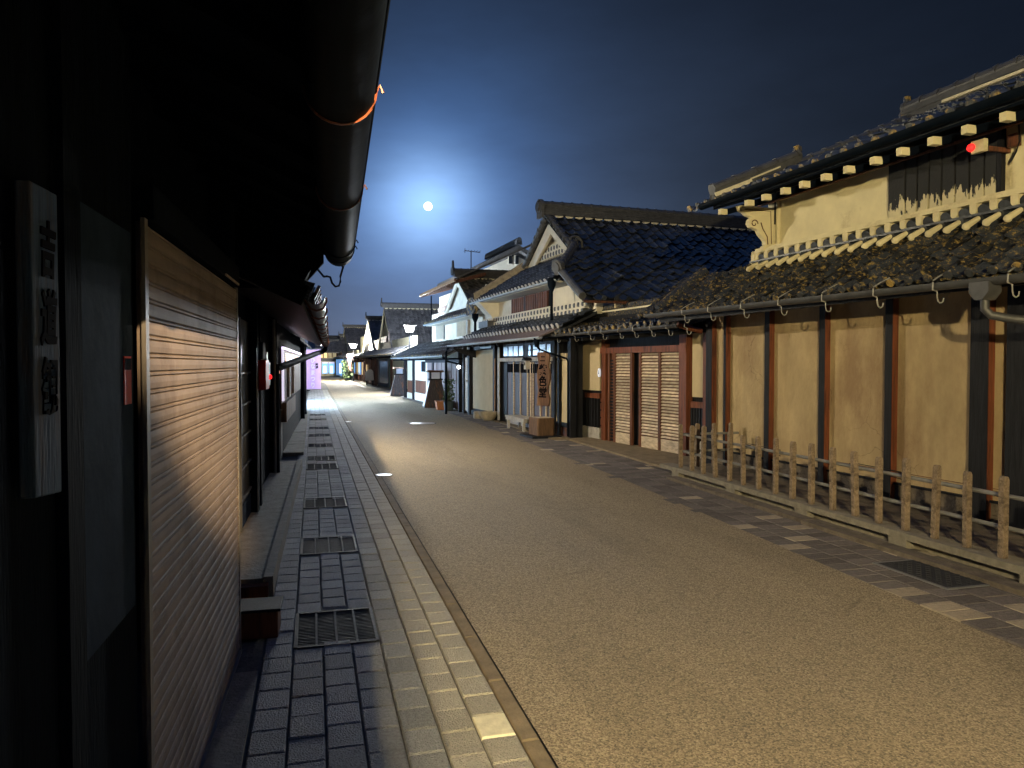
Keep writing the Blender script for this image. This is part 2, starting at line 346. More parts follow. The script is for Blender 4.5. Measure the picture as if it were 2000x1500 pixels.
for c in range(7):
    w = .155
    y = .6 + random.random() * .2
    while y < 46:
        l = .2 if y < 24 else .4
        xa, xb = x + .004, x + w - .004; ym = y + l / 2
        if not on_grate((xa + xb) / 2, ym):
            mb.mi = 1 if (c >= 5) else 0
            if c == 6 and abs(ym - 3.1) < .1: mb.mi = 3
            blk(mb, xa, xb, y + .004, y + l - .004, random.gauss(0, .0012))
        y += l
    x += w
xe = x
y = .5
while y < 46:  # the pale edging course beside the asphalt
    mb.mi = 2
    blk(mb, xe + .003, .894, y + .003, y + .597, .001); y += .6
struct('pavement', mb, ['paver', 'pale', 'tan', 'mortar'])
mb = MB()
for i in range(5):
    y = -6
    while y < 62:
        base = 3.60 + (y - 0) * .02 if y < 22 else 4.04 - (y - 22) * .014
        xa = base + .1 + i * .25; o = (i % 2) * .08
        mb.mi = 1 if random.random() < .10 else 0
        blk(mb, xa + .003, xa + .247, y + o + .003, y + o + .157, random.gauss(0, .001) - .001, .004)
        y += .16
struct('right_pavement', mb, ['darkpaver', 'lightpaver'])
struct('right_pavement_bed', MB().box(3.6, 9, -6, 62, -.029, -.0145), 'soil')
mb = MB()
for y0, y1 in ((-4, .8), (.82, 3.3), (3.32, 6.2), (6.22, 9.1)):
    mb.box(4.52 + y0 * .012, 4.67 + y0 * .012, y0, y1, -.02, .035)
struct('kerb', mb, 'soil')
struct('apron', MB().box(5.0, 6.2, 9.95, 14.4, -.02, .03).box(4.72, 5.6, 14.45, 22, -.02, .02), 'tan')
# left ledge and apron by the shutter
LF = Frame(-.394, 4.2, 1.8)
mb = MB(); mb.box(-.62, -.28, .2, 2.55, -.02, .008).box(-.62, -.28, 2.57, 3.9, -.02, .008); struct('shutter_apron', mb, 'conc')
mb = MB().prism([(-.66, 5.22), (-.34, 5.22), (-.235, 11.45), (-.66, 11.45)], 'z', -.02, .11); struct('raised_ledge', mb, 'stone')
mb = MB().prism([(-.335, 5.2), (-.27, 5.2), (-.17, 11.5), (-.23, 11.5)], 'z', -.02, .125); struct('ledge_kerb', mb, 'conc')
struct('ledge_brick', MB().box(-.55, -.30, 5.10, 5.19, -.02, .09), 'red')
mb = MB(); y = 13.0
while y < 25:
    l = random.uniform(.5, .8); mb.box(-.95, -.58, y, y + l - .02, -.02, .05 + random.gauss(0, .003)); mb.box(-.57, -.17, y + .1, y + l + .08, -.02, .05 + random.gauss(0, .003)); y += l
struct('stone_slabs', mb, 'stone')

# drain grates and covers
for k, g in enumerate(GR):
    nth = ['big slotted drain grate nearest the camera in the left pavement', 'second drain grate up the left pavement, beside the raised ledge', 'third drain grate up the left pavement, beside the kerb of the ledge',
           'fourth drain grate up the left pavement, nearer of a close pair', 'fifth drain grate up the left pavement, farther of a close pair', 'sixth drain grate up the left pavement, past the black box',
           'seventh drain grate up the left pavement, halfway past the stone slabs', 'eighth drain grate up the left pavement, near the end of the stone slabs', 'ninth drain grate up the left pavement, second from the last', 'farthest small drain grate in the left pavement before the bluish light'][k]
    t = thing('drain_grate', nth, 'drain grate', (.1175, g, 0), 0, 'drain grates along the left pavement')
    m = MB()
    for s in (-1, 1): m.box(s * .222 - .010, s * .222 + .010, -.285, .285, -.02, .004); m.box(-.212, .212, s * .285 - .012, s * .285 + .012, -.02, .004)
    m.build('grate_frame', 'iron', t)
    MB().box(-.2315, .2315, -.42, .42, -.0195, -.007).build('grate_collar', 'conc', t)
    m = MB()
    for i in range(1, 4): m.box(-.222 + i * .111 - .006, -.222 + i * .111 + .006, -.273, .273, -.005, .003)
    nb = 22 if k < 2 else 12
    m.mi = 1
    for i in range(1, nb): m.box(-.212, .212, -.273 + i * .546 / nb - .004, -.273 + i * .546 / nb + .004, -.005, -.001)
    m.build('grate_bars', ['worniron', 'iron'], t); MB().box(-.212, .212, -.273, .273, -.0065, -.0055).build('grate_pit', 'void', t)
for (u, v, r, lb) in ((825, 827, .33, 'large pale round manhole cover in the middle of the road'), (750, 928, .115, 'small pale round valve cover near the left edge of the asphalt'), (680, 824, .09, 'tiny pale valve cover on the asphalt beside the left pavement')):
    p = W.onz(u, v, 0); t = thing('manhole_cover', lb, 'manhole cover', (p.x, p.y, .002), 0, 'round covers in the road')
    MB().lathe([(r, 0), (r, .004), (r * .93, .006), (.001, .006)], 0, 0, 28).build('cover_plate', 'cover', t)
    MB().lathe([(r * 1.1, 0), (r * 1.1, .003), (r * 1.01, .003)], 0, 0, 28).build('cover_ring', 'iron', t)
p = W.onz(1822, 1120, 0); t = thing('hatch_cover', 'dark checkered rectangular hatch set in the right pavement by the fence', 'hatch', (p.x, p.y, 0))
m = MB().box(-.2, .2, -.33, .33, -.01, .006)
for i in range(9):
    for j in range(14): m.beam((-.175 + i * .042, -.3 + j * .045, .008), (-.155 + i * .042, -.28 + j * .045 if (i + j) % 2 else -.32 + j * .045, .008), .007, .004)
m.build('hatch_plate', 'iron', t)
m = MB()
for s in (-1, 1): m.box(s * .215 - .012, s * .215 + .012, -.355, .355, -.01, .007); m.box(-.2, .2, s * .343 - .012, s * .343 + .012, -.01, .007)
m.build('hatch_frame', 'steel', t)

# ================================================================== house A: plastered house with the fence
FA = Frame(6.0, 5.72, -3.3); HA = fthing('plaster_house', 'ochre walled house with mossy lower roof and cream upper storey behind the post fence', 'house', FA)
Y0, Y1 = -6.2, 4.2          # near end (out of frame) and far corner
m = MB().box(0, .2, Y0, Y1, .28, 2.5); m.box(.05, 5, Y1 - .06, Y1, .28, 2.5); m.build('lower_wall', 'ochre', HA)
m = MB().box(-.02, .2, Y0, Y1, -.02, .28); m.build('foundation', 'soil', HA)  # dark stone base, with the merged fence shadow also put into its colour
m = MB().box(-.04, 0, Y0, Y1, .28, .30); m.build('sill_rail', 'dark', HA); MB().box(-.006, 0, Y0, Y1, .405, .411).build('wall_line', 'rbrown', HA)
pw = .15
for i, (u, w) in enumerate(((1924, .19), (1746, .1), (1615, .1), (1507, .1), (1424, .06), (1393, .16))):
    y = FA.y(u, 0, 750); po = MB().box(-.075, .02, y - w / 2, y + w / 2, .02, 2.4).build('post', 'red', HA)
    MB().box(-.079, -.0755, y - w / 2 + .002, y + w / 2 - .002, .02, 2.39).build('post_face', 'dark', po)
y = FA.y(1997, 0, 750); po = MB().box(-.07, .02, y - .1, y + .1, .02, 2.4).build('post', 'dark', HA)
for k in range(5): MB().box(-.07, .02, -1.6 - k * 1.1, -1.5 - k * 1.1, .02, 2.4).build('post', 'dark', HA)
MB().box(-.1, 0, Y0, Y1, 2.4, 2.5).build('wall_beam', 'dark', HA)
# lower roof
XE, ZE, XT, ZT = -.88, 2.285, -.1, 2.87
V = Vector((XT - XE, 0, ZT - ZE)); pv = V.length / 5; Vn = V.normalized()
lr = MB().tiles((XE, Y0, ZE), (0, 1, 0), V, 55, 6, .2, V.length / 6, amp=.030, jit=.008, capr=.044)
lr.mi = 0; lr.prism([(XE + .02, ZE - .035), (XT, ZT - .035), (XT, ZT - .09), (XE + .02, ZE - .075)], 'y', Y0, Y1 + .05)
LR = lr.build('lower_roof', ['moss', 'cap'], HA)
m = MB().tube([(XE, Y1 + .05 + .03, ZE + .06), (XT, Y1 + .08, ZT + .06)], .085, 10); m.beam((XE, Y1 + .08, ZE), (XT, Y1 + .08, ZT), .14, .1); m.build('verge_tile', ['moss'], LR)
MB().box(XE + .02, XE + .06, Y0, Y1 + .05, ZE - .13, ZE - .05).build('fascia', 'dark', LR)
r0 = MB().beam((XE + .05, 0, ZE - .1), (-.02, 0, ZT - .13), .06, .08).build('rafter', 'dark', LR, loc=(0, -5.9, 0))
for k in range(1, 18): rep(r0, LR, (0, -5.9 + k * .6, 0))
# gutter with hanging hooks, hopper and downpipe
gx = -.95
def gz(y): return 2.225 + .011 * (y + .8)
m = MB(); ys = [Y0, -3, 0, 2.4, 4.45]
for a, b in zip(ys, ys[1:]):
    k = len(m.v); m.gutter_y(gx, 0, .06, a, b)
    for i in range(k, len(m.v)): vv = m.v[i]; m.v[i] = (vv[0], vv[1], vv[2] + gz(vv[1]))
G = m.build('gutter', 'gutter2', HA, smooth=True)
hk = MB().tube([(-.065, 0, .0), (-.068, 0, -.05), (-.03, 0, -.062), (-.028, 0, -.10), (-.02, 0, -.125), (0, 0, -.135), (.02, 0, -.125), (.026, 0, -.10)], .0045, 6)
hk.tube([(-.063, 0, .01), (0, 0, .045), (.08, 0, .08)], .0045, 6)
hk.v = [(a * 1.3 + .02, b * 1.6, c * 1.3 + .01) for a, b, c in hk.v]
h0 = hk.build('gutter_hook', 'hook', G, loc=(gx, FA.y(1391, gx, 600), gz(3)))
for u in (1340, 1456, 1529, 1615, 1716, 1833, 1980): y = FA.y(u, gx, 600); rep(h0, G, (gx, y, gz(y)))
for k in range(6): y = -1.9 - k * .7; rep(h0, G, (gx, y, gz(y)))
yd = FA.y(1924, gx, 560); zd = gz(yd)
D = MB().prism([(-.085, -.03), (.085, -.03), (.085, -.11), (.035, -.17), (-.035, -.17), (-.085, -.11)], 'x', gx - .07, gx + .07)
for i, vv in enumerate(D.v): D.v[i] = (vv[0], vv[1] + yd, vv[2] + zd)
D.tube([(gx, yd, zd - .15), (gx, yd, zd - .24), (gx + .03, yd - .03, zd - .29), (gx + .13, yd - .12, zd - .32), (-.06, yd - .75, zd - .46), (-.05, yd - .82, zd - .5), (-.05, yd - .84, zd - .6), (-.05, yd - .84, .1)], .034, 12)
D.build('downpipe', 'gutter2', HA, smooth=True)
# mortar teeth under the upper wall
ZN = 3.035
m = MB()
for k in range(int((3.05 - Y0) / .2) + 1):
    y = 3.04 - k * .2
    m.box(-.125, -.045, y - .036, y + .036, ZN - .07, ZN - .005); m.disc((-.126, y, ZN - .07), (1, 0, 0), .036, .07, 12)
    m.tube([(-.285, y - .07, ZN - .235), (-.15, y - .10, ZN - .15)], [.032, .022], 8); m.sphere((-.285, y - .07, ZN - .238), .036, 8, 6)
m.box(-.135, .02, Y0, 3.13, ZN - .012, ZN + .02); m.box(-.1, .03, Y0, 3.09, ZN + .02, ZN + .05); m.box(-.135, .02, 3.06, 3.13, ZN - .15, ZN + .02)
m.build('mortar_band', 'cream', HA)
m = MB()
for k in range(int((3.0 - Y0) / .2)):
    y = 2.94 - k * .2; m.tube([(-.11, y, ZN - .09), (-.03, y, ZN - .06)], .062, 10); m.tube([(-.17, y, ZN - .17), (-.03, y, ZN - .12)], .05, 8)
m.box(-.19, .0, Y0, 3.09, ZN - .14, ZN - .118); m.box(-.09, .0, Y0, 3.09, ZN - .3, ZN - .1); m.build('noshi_tile', 'tile', HA)
# upper wall and window
yw0, yw1 = FA.y(1959, 0, 340), FA.y(1736, 0, 380); ZW = 3.84
m = MB().box(.03, .2, Y0, yw0, ZN + .05, ZW).box(.03, .2, yw1, 2.9, ZN + .05, ZW).box(.2, 5.6, 2.83, 2.9, ZN, ZW); m.build('upper_wall', 'cream', HA)
m = MB().box(-.01, .04, 2.83, 2.94, ZN + .05, ZW).box(-.02, .04, 2.745, 2.77, ZN + .05, ZW); m.build('corner_pilaster', 'cream', HA)
MB().box(-.004, .035, 2.771, 2.829, ZN + .34, ZW).build('pilaster_groove', 'dark', HA)
WI = MB().box(.16, .18, yw0, yw1, ZN + .05, ZW).build('lattice_window', 'void', HA)
bars = MB(); us = [1738, 1771, 1794, 1817, 1842, 1868, 1896, 1925, 1950]
for i in range(len(us) - 1):
    ya, yb = FA.y(us[i] + (1.5 if i else 0), 0, 380), FA.y(us[i + 1] - 2.5, 0, 380); bars.box(-.02, .12, min(ya, yb), max(ya, yb), 0, ZW - ZN - .05)
bars.build('plaster_bars', 'peeled', WI, loc=(0, 0, ZN + .05))
MB().box(-.025, .15, yw0, yw0 + .045, ZN + .05, ZW).build('window_jamb', 'dark', WI)
# upper roof: far verge at y=3.2
YE = 3.05; XE2, ZE2 = -.8, 3.64; XR, ZR = 2.4, 5.0
V = Vector((XR - XE2, 0, ZR - ZE2)); n = 17
ur = MB().tiles((XE2, Y0, ZE2), (0, 1, 0), V, 48, n, .2025, V.length / n, amp=.032, jit=.011)
ur.prism([(XE2 + .02, ZE2 - .035), (XR, ZR - .035), (XR, ZR - .1), (XE2 + .02, ZE2 - .08)], 'y', Y0, YE)
ur.prism([(XR, ZR), (XR + 3.4, ZE2), (XR + 3.4, ZE2 - .08), (XR, ZR - .08)], 'y', Y0, YE)
UR = ur.build('upper_roof', ['tile', 'cap'], HA)
nv = Vector((-(ZR - ZE2), 0, XR - XE2)).normalized()
mr = MB(); a = Vector((XE2 - .02, YE - .08, ZE2 + .0)); b = Vector((XR, YE - .08, ZR)); mid = a.lerp(b, .40)
mr.ridge(a + nv * .02, mid + nv * .02, .2, 3, .04, .07); mr.build('descending_ridge', 'ridge', UR)
m = MB().beam(a + nv * .075 + Vector((-.02, -.11, 0)), a.lerp(b, .16) + nv * .075 + Vector((0, -.11, 0)), .03, .05); m.beam(a.lerp(b, .16) + nv * .1 + Vector((0, -.11, 0)), a.lerp(b, .30) + nv * .1 + Vector((0, -.11, 0)), .02, .02); m.build('ridge_mortar', 'mortar', UR)
m = MB().lathe([(.045, 0), (.04, .12), (.06, .16), (.05, .22), (.02, .24)], mid.x, mid.y, 10)
for i, vv in enumerate(m.v): m.v[i] = (vv[0], vv[1], vv[2] + mid.z + .06)
m.build('ridge_end_tile', 'cap', UR)
m = MB().tube([mid + nv * .03, b + nv * .03], .075, 10)
for k in range(9): c = mid.lerp(b, k / 8) + nv * .03; m.tube([c - Vector((.02, 0, .01)), c + Vector((.02, 0, .01))], .09, 10)
m.build('verge_tile', 'ridge', UR)
m = MB().ridge((XR, Y0, ZR), (XR, YE, ZR), .24, 4, .045, .08); m.build('main_ridge', 'ridge', UR)
m = MB().lathe([(.09, 0), (.11, .12), (.06, .22), (.05, .36), (.01, .38)], XR, YE - .02, 8)
for i, vv in enumerate(m.v): m.v[i] = (vv[0], vv[1], vv[2] + ZR)
m.build('ridge_end_tile', 'cap', UR)
MB().beam((XR - .16, Y0, ZR + .035), (XR - .16, 2.3, ZR + .035), .04, .035).build('ridge_mortar', 'mortar', UR)
m = MB(); k0 = len(m.v); m.gutter_y(-.88, 3.63, .06, Y0, YE + .12); m.build('upper_gutter', 'gutter', HA, smooth=True)
m = MB().prism([(-.79, 3.55), (.0, 3.79), (.0, 3.815), (-.79, 3.575)], 'y', Y0, YE - .02); m.build('soffit_boards', 'soffit', UR)
rf = MB(); rf.beam((-.77, 0, 3.508), (-.67, 0, 3.51), .06, .07); rf.mi = 1; rf.beam((-.67, 0, 3.51), (.05, 0, 3.74), .06, .07); rf = rf.build('rafter', ['cream', 'soffit'], UR, loc=(0, 2.92, 0))
for u, v in ((1455, 398), (1488, 387), (1525, 374), (1562, 362), (1604, 347), (1648, 331), (1700, 315), (1752, 298), (1813, 277), (1879, 254), (1954, 229)): rep(rf, UR, (0, FA.y(u, -.77, v) - .02, 0))
for k in range(9): rep(rf, UR, (0, -1.25 - k * .4, 0))
m = MB().box(-.14, -.10, Y0, 3.0, 3.63, 3.66); m.box(-.05, .025, Y0, 3.0, 3.72, 3.77); m.build('eave_beam', 'rbrown', UR)
# carved eave bracket in the gable corner, flat carved plaster
prof = [(0, 3.590), (-.55, 3.590), (-.53, 3.530), (-.46, 3.510), (-.40, 3.470), (-.33, 3.455), (-.37, 3.420), (-.38, 3.370), (-.35, 3.325), (-.29, 3.310), (-.24, 3.290), (-.21, 3.240), (-.17, 3.200), (-.13, 3.160), (-.115, 3.110), (-.15, 3.090), (-.155, 3.040), (-.12, 3.015), (-.07, 3.020), (-.06, 3.070), (-.05, 3.050), (0, 3.050)]
B = MB().prism(prof, 'y', 2.84, 2.92).build('carved_bracket', 'cream', HA, bevel=.01)
m = MB(); pts = [(-.3 + .055 * math.cos(a) * (1 - a / 9), 3.370 + .055 * math.sin(a) * (1 - a / 9)) for a in [k * .5 for k in range(14)]]
m.tube([(p[0], 2.837, p[1]) for p in pts], .008, 6); m.tube([(-.2, 2.837, 3.390), (-.17, 2.837, 3.310), (-.10, 2.837, 3.210), (-.09, 2.837, 3.110)], .007, 6); m.tube([(-.45, 2.837, 3.545), (-.05, 2.837, 3.545), (-.035, 2.837, 3.120)], .006, 6)
m.build('bracket_scroll', 'log', B)
# alarm lamp and camera bracket
p = FA.onx(1908, 287, -.36); AL = fthing('alarm_lamp', 'red alarm lamp on a pale box under the upper eave of the plaster house', 'alarm lamp', FA); AL.location = FA.w(-.33, p.y, p.z)
MB().box(.0, .36, -.012, .012, -.02, .02).build('lamp_arm', 'rbrown', AL)
MB().box(-.05, .0, -.085, .045, -.055, .055).build('lamp_box', 'cream', AL, bevel=.005); m = MB().sphere((0, 0, 0), .036); m.build('lamp_dome', 'redled', AL, loc=(-.055, .035, 0), smooth=True)
p = FA.onx(1977, 275, -.05); AL = fthing('junction_box', 'small box with a drooping black cable high on the right wall', 'junction box', FA); AL.location = FA.w(0, p.y, p.z)
MB().box(-.06, 0, -.05, .04, -.05, .06).build('box_case', 'rbrown', AL, bevel=.004); MB().tube([(-.03, .0, .2), (-.05, -.06, .12), (-.05, -.07, -.02), (-.04, -.03, -.1), (-.02, .04, -.18)], .009, 6).build('cable', 'blackmetal', AL)

# ================================================================== concrete post fence
FF = Frame(4.87, 4.3, 0); FE = fthing('post_fence', 'low fence of rough concrete posts with round rails in front of the ochre wall', 'fence', FF)
yf = FF.y(1330, 0, 870); yn = FF.y(1960, 0, 1000); npost = 17; st = (yf - yn) / (npost - 1)
post = MB().prism([(-.025, 0), (.025, 0), (.026, .575), (.015, .60), (-.015, .60), (-.026, .575)], 'y', -.025, .025).build('fence_post', 'postconc', FE, loc=(0, yn, .13), bevel=.006)
for k in range(-5, npost):
    if k: c = rep(post, FE, (random.gauss(0, .005), yn + k * st + random.gauss(0, .006), .13), random.gauss(0, .1)); c.rotation_euler.x = random.gauss(0, .016); c.rotation_euler.y = random.gauss(0, .014); c.scale = (random.gauss(1, .05), random.gauss(1, .05), random.gauss(1, .02))
for j in range(1, 5): rep(post, FE, (j * .26, yf + .02, .13))
m = MB(); zr = (.58, .345)
for z in zr: MB().tube([(.045, yn - 1.5, z), (.042, (yn + yf) / 2, z + .004), (.045, yf + .05, z)], .017, 10).build('fence_rail', 'rail', FE, smooth=True); MB().tube([(.045, yf + .06, z), (1.2, yf + .06, z)], .017, 10).build('fence_rail', 'rail', FE, smooth=True)
m = MB()
for k in range(-5, 18):
    m.box(-.09, .12, yn + (k - .5) * st, yn + (k + .5) * st - .0, .075, .13)
m.build('fence_base', 'conc', FE)
m = MB()
for k in (-5, -1, 3, 7.2, 11.5, 16): m.box(-.085, .1, yn + k * st - .1, yn + k * st + .1, -.02, .0745)
m.box(0, .02, yn - 1.5, yf, -.02, .0745); m.build('base_foot', 'conc', FE)
m = MB()
for k in (3.3, 9): y = yn + k * st; m.tube([(.06, y, .60), (.06, y + st * 2.2, .55)], .004, 5); m.tube([(.06, y, .545), (.06, y + st * 2.2, .605)], .004, 5); m.tube([(.06, y, .61), (.06, y + st * 2, .615)], .004, 5)
m.build('tie_wire', 'blackmetal', FE)
struct('fence_bed', MB().box(4.99, 6.3, -6, 9.75, -.02, .09), 'soil')

# ================================================================== annex gatehouse
FX = Frame(6.05, 11.25, -7.4); AX = thing('gate_house', 'low gatehouse with two slatted sliding doors in red brown timber', 'gatehouse', FX.w(0, 0, 0), -FX.h)
oy = 0
def ax(mb, nm, m, par=AX, **k):
    for i, vv in enumerate(mb.v): mb.v[i] = (vv[0], vv[1] + oy, vv[2])
    return mb.build(nm, m, par, **k)
xa = -.1
def AY(u, x=xa, v=750): return FX.y(u, x, v)
y5, y6 = AY(1119), AY(1387)
ax(MB().box(0, .15, y6, y5, 0, 2.5).box(0, 3.5, y5 - .1, y5, 0, 2.5), 'wall', 'dark')
ax(MB().box(-.06, .01, AY(1372), AY(1348), FX.z(1360, 776, xa), 2.12), 'clay_panel', 'beige')
ax(MB().box(-.06, .01, AY(1168), AY(1133), FX.z(1150, 762, xa), 2.12), 'clay_panel', 'beige')
for u, w in ((1381, .14), (1336, .2), (1181, .15), (1124, .16)): ax(MB().box(xa - .03, .02, AY(u) - w / 2, AY(u) + w / 2, 0, 2.2), 'post', 'red' if u > 1180 else 'dark')
zl = FX.z(1200, 690, xa); ax(MB().box(xa - .05, .02, AY(1344), AY(1176), zl - .0, zl + .11), 'lintel', 'red')
ax(MB().box(xa + .02, .02, AY(1328), AY(1189), zl + .11, 2.3), 'transom_board', 'dark')
for ua, ub, z1, z0 in ((1372, 1346, 796, 860), (1168, 1140, 776, 834)):
    ya, yb = AY(ua), AY(ub); za, zb = FX.z(ub, z0, xa), FX.z(ub, z1, xa)
    ax(MB().box(-.07, .01, ya, yb, zb, zb + .1), 'window_rail', 'red')
    m = MB().box(-.02, .0, ya, yb, za, zb); L0 = ax(m, 'low_lattice', 'rbrown')
    m = MB()
    for k in range(5): y = ya + (yb - ya) * (k + .5) / 5; m.box(-.08, -.03, y - .022, y + .022, za, zb)
    for k in range(4): z = za + (zb - za) * (k + .5) / 4; m.box(-.035, -.022, ya, yb, z - .012, z + .012)
    ax(m, 'lattice_bars', 'dark', L0)
ax(MB().box(-.09, .01, AY(1170), AY(1137), 0, FX.z(1150, 833, xa)), 'sill_block', 'greywood')
ax(MB().box(-.09, .01, AY(1372), AY(1346), 0, .3), 'sill_block', 'greywood')
for (ua, ub) in ((1233, 1189), (1326, 1247)):
    ya, yb = AY(ua), AY(ub); xx = xa + (.03 if ua == 1326 else .0)
    d = ax(MB().box(xx + .035, xx + .05, ya, yb, .02, zl), 'slatted_door', 'rbrown')
    m = MB(); cols = [(AY(1233), AY(1202))] if ua == 1233 else [(AY(1284), AY(1249)), (AY(1326), AY(1288))]
    for (c0, c1) in cols:
        nn = 27
        for k in range(nn):
            z = .26 + (zl - .3) * k / (nn - 1); m.add([(xx - .005, c0, z), (xx - .005, c1, z), (xx + .02, c1, z + .032), (xx + .02, c0, z + .032), (xx + .03, c0, z + .02), (xx + .03, c1, z + .02), (xx + .01, c1, z - .008), (xx + .01, c0, z - .008)], [(0, 1, 2, 3), (4, 5, 6, 7), (0, 1, 6, 7), (2, 3, 4, 5)])
    ax(m, 'door_slats', 'slat', d)
    m = MB()
    for (c0, c1) in cols: m.box(xx, xx + .03, c0, c1, .02, .235)
    ax(m, 'kick_board', 'slat', d)
    m = MB()
    for u in ([1233.5, 1201, 1190] if ua == 1233 else [1326.5, 1286, 1248]): m.box(xx - .015, xx + .034, AY(u) - .035, AY(u) + .035, .02, zl)
    ax(m, 'door_stile', 'rbrown', d)
    if ua == 1233: m = MB(); [m.box(xx, xx + .03, AY(1201), AY(1190), .05 + k * .062, .085 + k * .062) for k in range(int((zl - .1) / .062))]; ax(m, 'side_slats', 'dark', d)
ax(MB().box(xa - .1, .02, AY(1342), AY(1176), -.02, .02), 'door_sill', 'stone')
# roof
xe, xr = -.80, .3; ze = (FX.z(1080, 657, xe) + FX.z(1340, 629, xe)) / 2 + .03; zr_ = (FX.z(1120, 632, xr) + FX.z(1285, 606, xr)) / 2 - .05; print('annex', ze, zr_, y6, y5)
a0, a1 = y6 - .1, FX.y(1072, xe, 655); V = Vector((xr - xe, 0, zr_ - ze)); na = int((a1 - a0) / .2)
m = MB().tiles((xe, a0, ze), (0, 1, 0), V, na, 6, (a1 - a0) / na, V.length / 6, jit=.012, amp=.03); m.prism([(xe + .02, ze - .03), (xr, zr_ - .03), (xr, zr_ - .09), (xe + .02, ze - .08)], 'y', a0, a1)
m.mi = 0; m.prism([(xr, zr_), (xr + 2.4, zr_ - 1), (xr + 2.4, zr_ - 1.06), (xr, zr_ - .06)], 'y', a0, a1 + .1)
AR = ax(m, 'roof', ['moss', 'cap'])
ax(MB().ridge((xr, a0, zr_), (xr, a1 + .3, zr_), .26, 5, .045, .07), 'roof_ridge', 'moss', AR)
ax(MB().beam((xr - .145, a0 + .2, zr_ + .17), (xr - .145, a1 + .2, zr_ + .17), .02, .03), 'ridge_mortar', 'mortar', AR)
ax(MB().tube([(xe, a1 + .05, ze + .05), (xr, a1 + .05, zr_ + .05)], .07, 10).beam((xe, a1 + .05, ze - .02), (xr, a1 + .05, zr_ - .02), .13, .08), 'verge_tile', 'ridge', AR)
zg = ze - .03; m = MB()
m.gutter_y(xe - .06, zg, .05, a0 - .1, a1 + .1); AG = ax(m, 'gutter', 'gutter2', smooth=True)
for u in (1090, 1125, 1155, 1180, 1213, 1242, 1275, 1308, 1344): y = FX.y(u, xe - .06, 650); c = rep(h0, AG, (xe - .06, y, zg))
ax(MB().box(xe + .03, .0, a0, a1, ze - .12, ze - .09), 'soffit', 'soffit', AR)
r1 = ax(MB().beam((xe + .05, a0 + .2, ze - .15), (0, a0 + .2, ze - .08), .05, .07), 'rafter', 'dark', AR)
for k in range(1, int((a1 - a0) / .5)): rep(r1, AR, (0, k * .5, 0))
ax(MB().tube([(xe - .06, a0 - .1, zg), (xe + .1, a0 - .12, zg - .05), (xe + .35, a0 - .14, zg - .1)], .04, 10), 'gutter_outlet', 'red', AG)
p = FX.onx(1172, 728, xa - .06); t = thing('name_plate', 'small glowing white oval plate on the gatehouse door post', 'name plate', FX.w(xa - .04, AY(1175), p.z), -FX.h)
m = MB().prism([(.045 * math.cos(a) * 1.0, .085 * math.sin(a) if abs(math.sin(a)) < .8 else .085 * math.sin(a)) for a in [k * PI / 10 for k in range(20)]], 'x', -.03, 0); m.build('plate', 'whitelet', t)
lettering('plate_text', '番地', .035, 'ink', t, (-.032, 0, .045), '-x', 1.1)
# ================================================================== house B: big gabled house with shop sign
FB = Frame(4.88, 19.0, -4.0); HB = fthing('gabled_house', 'big dark roofed gabled house with wooden door boards and a hanging plank sign', 'house', FB)
def BY(u, x=0, v=750): return FB.y(u, x, v)
def BZ(u, v, x=0): return FB.z(u, v, x)
ya, za, yfn, yff, zf = -.03, 5.42, -1.55, 1.6, 4.36; xg = 1.3; mB = .66
rz, ry, dk, s2 = za + .10, ya, 1.65, .43
def zS(d): return rz - mB * d if d < dk else rz - mB * dk - s2 * (d - dk)
_e = FB.hit(1138, 582, (0, -s2, 1), zS(dk) - s2 * (ry - dk)); d_e = ry - _e.y; x_e = _e.x; print('B eave', _e, d_e)
yR, zR = BY(1116), 0
yb0 = BY(1119) - .05
# ground storey
m = MB().box(.05, .2, yb0, 3.4, 0, 2.4).box(.05, .12, yb0, yb0 + .1, 0, 2.6).box(.05, 6, 3.3, 3.4, 0, 2.4); m.build('lower_wall', 'dark', HB)
def bpost(u, w, z1=2.2, mt='dark', x=-.06): return MB().box(x, .055, BY(u) - w / 2, BY(u) + w / 2, 0, z1).build('post', mt, HB)
for u, w in ((977, .12), (1085, .16), (1095, .1), (1117, .16), (968, .14), (918.5, .19), (908, .1), (899, .09)): bpost(u, w)
MB().box(-.075, -.061, BY(980.5), BY(976.5), .05, 2.0).build('post_edge', 'greywood', HB)
for ua, ub, va, vb in ((1092.5, 1087.5, 704, 824), (1113, 1098, 704, 824), (964, 924.5, 685, 797)):
    MB().box(-.01, .06, BY(ua), BY(ub), BZ(ub, vb), BZ(ub, va)).build('clay_panel', 'beige', HB)
MB().box(-.012, .052, BY(1113), BY(1087), .02, BZ(1098, 834)).build('base_board', 'rbrown', HB)
MB().box(-.03, .052, BY(1115), BY(1087), BZ(1098, 833), BZ(1098, 825)).build('base_rail', 'dark', HB)
m = MB()
for k in range(5): y = BY(1113) + (BY(1088) - BY(1113)) * (k + .5) / 5; m.box(-.02, .053, y - .05, y + .03, BZ(1098, 703), BZ(1098, 690))
m.build('vent_grid', 'beige', HB)
MB().box(-.045, .05, BY(965), BY(923), .03, .16).build('base_rail', 'dark', HB)
zl = BZ(1000, 706); zt = BZ(1000, 699)
MB().box(-.08, .04, BY(1084), BY(978), zl, zt).build('lintel', 'greywood', HB)
TW = MB().box(.0, .052, BY(1080), BY(982), zt + .02, 2.06).build('transom_window', 'dark', HB)
for a, b in ((992, 984.5), (1002, 994), (1012, 1004), (1022, 1014.5), (1037, 1033), (1052, 1042), (1066, 1055), (1076, 1069)):
    MB().box(-.012, -.001, BY(b), BY(a), zt + .05, 2.0).build('pane', 'glassblue', TW)
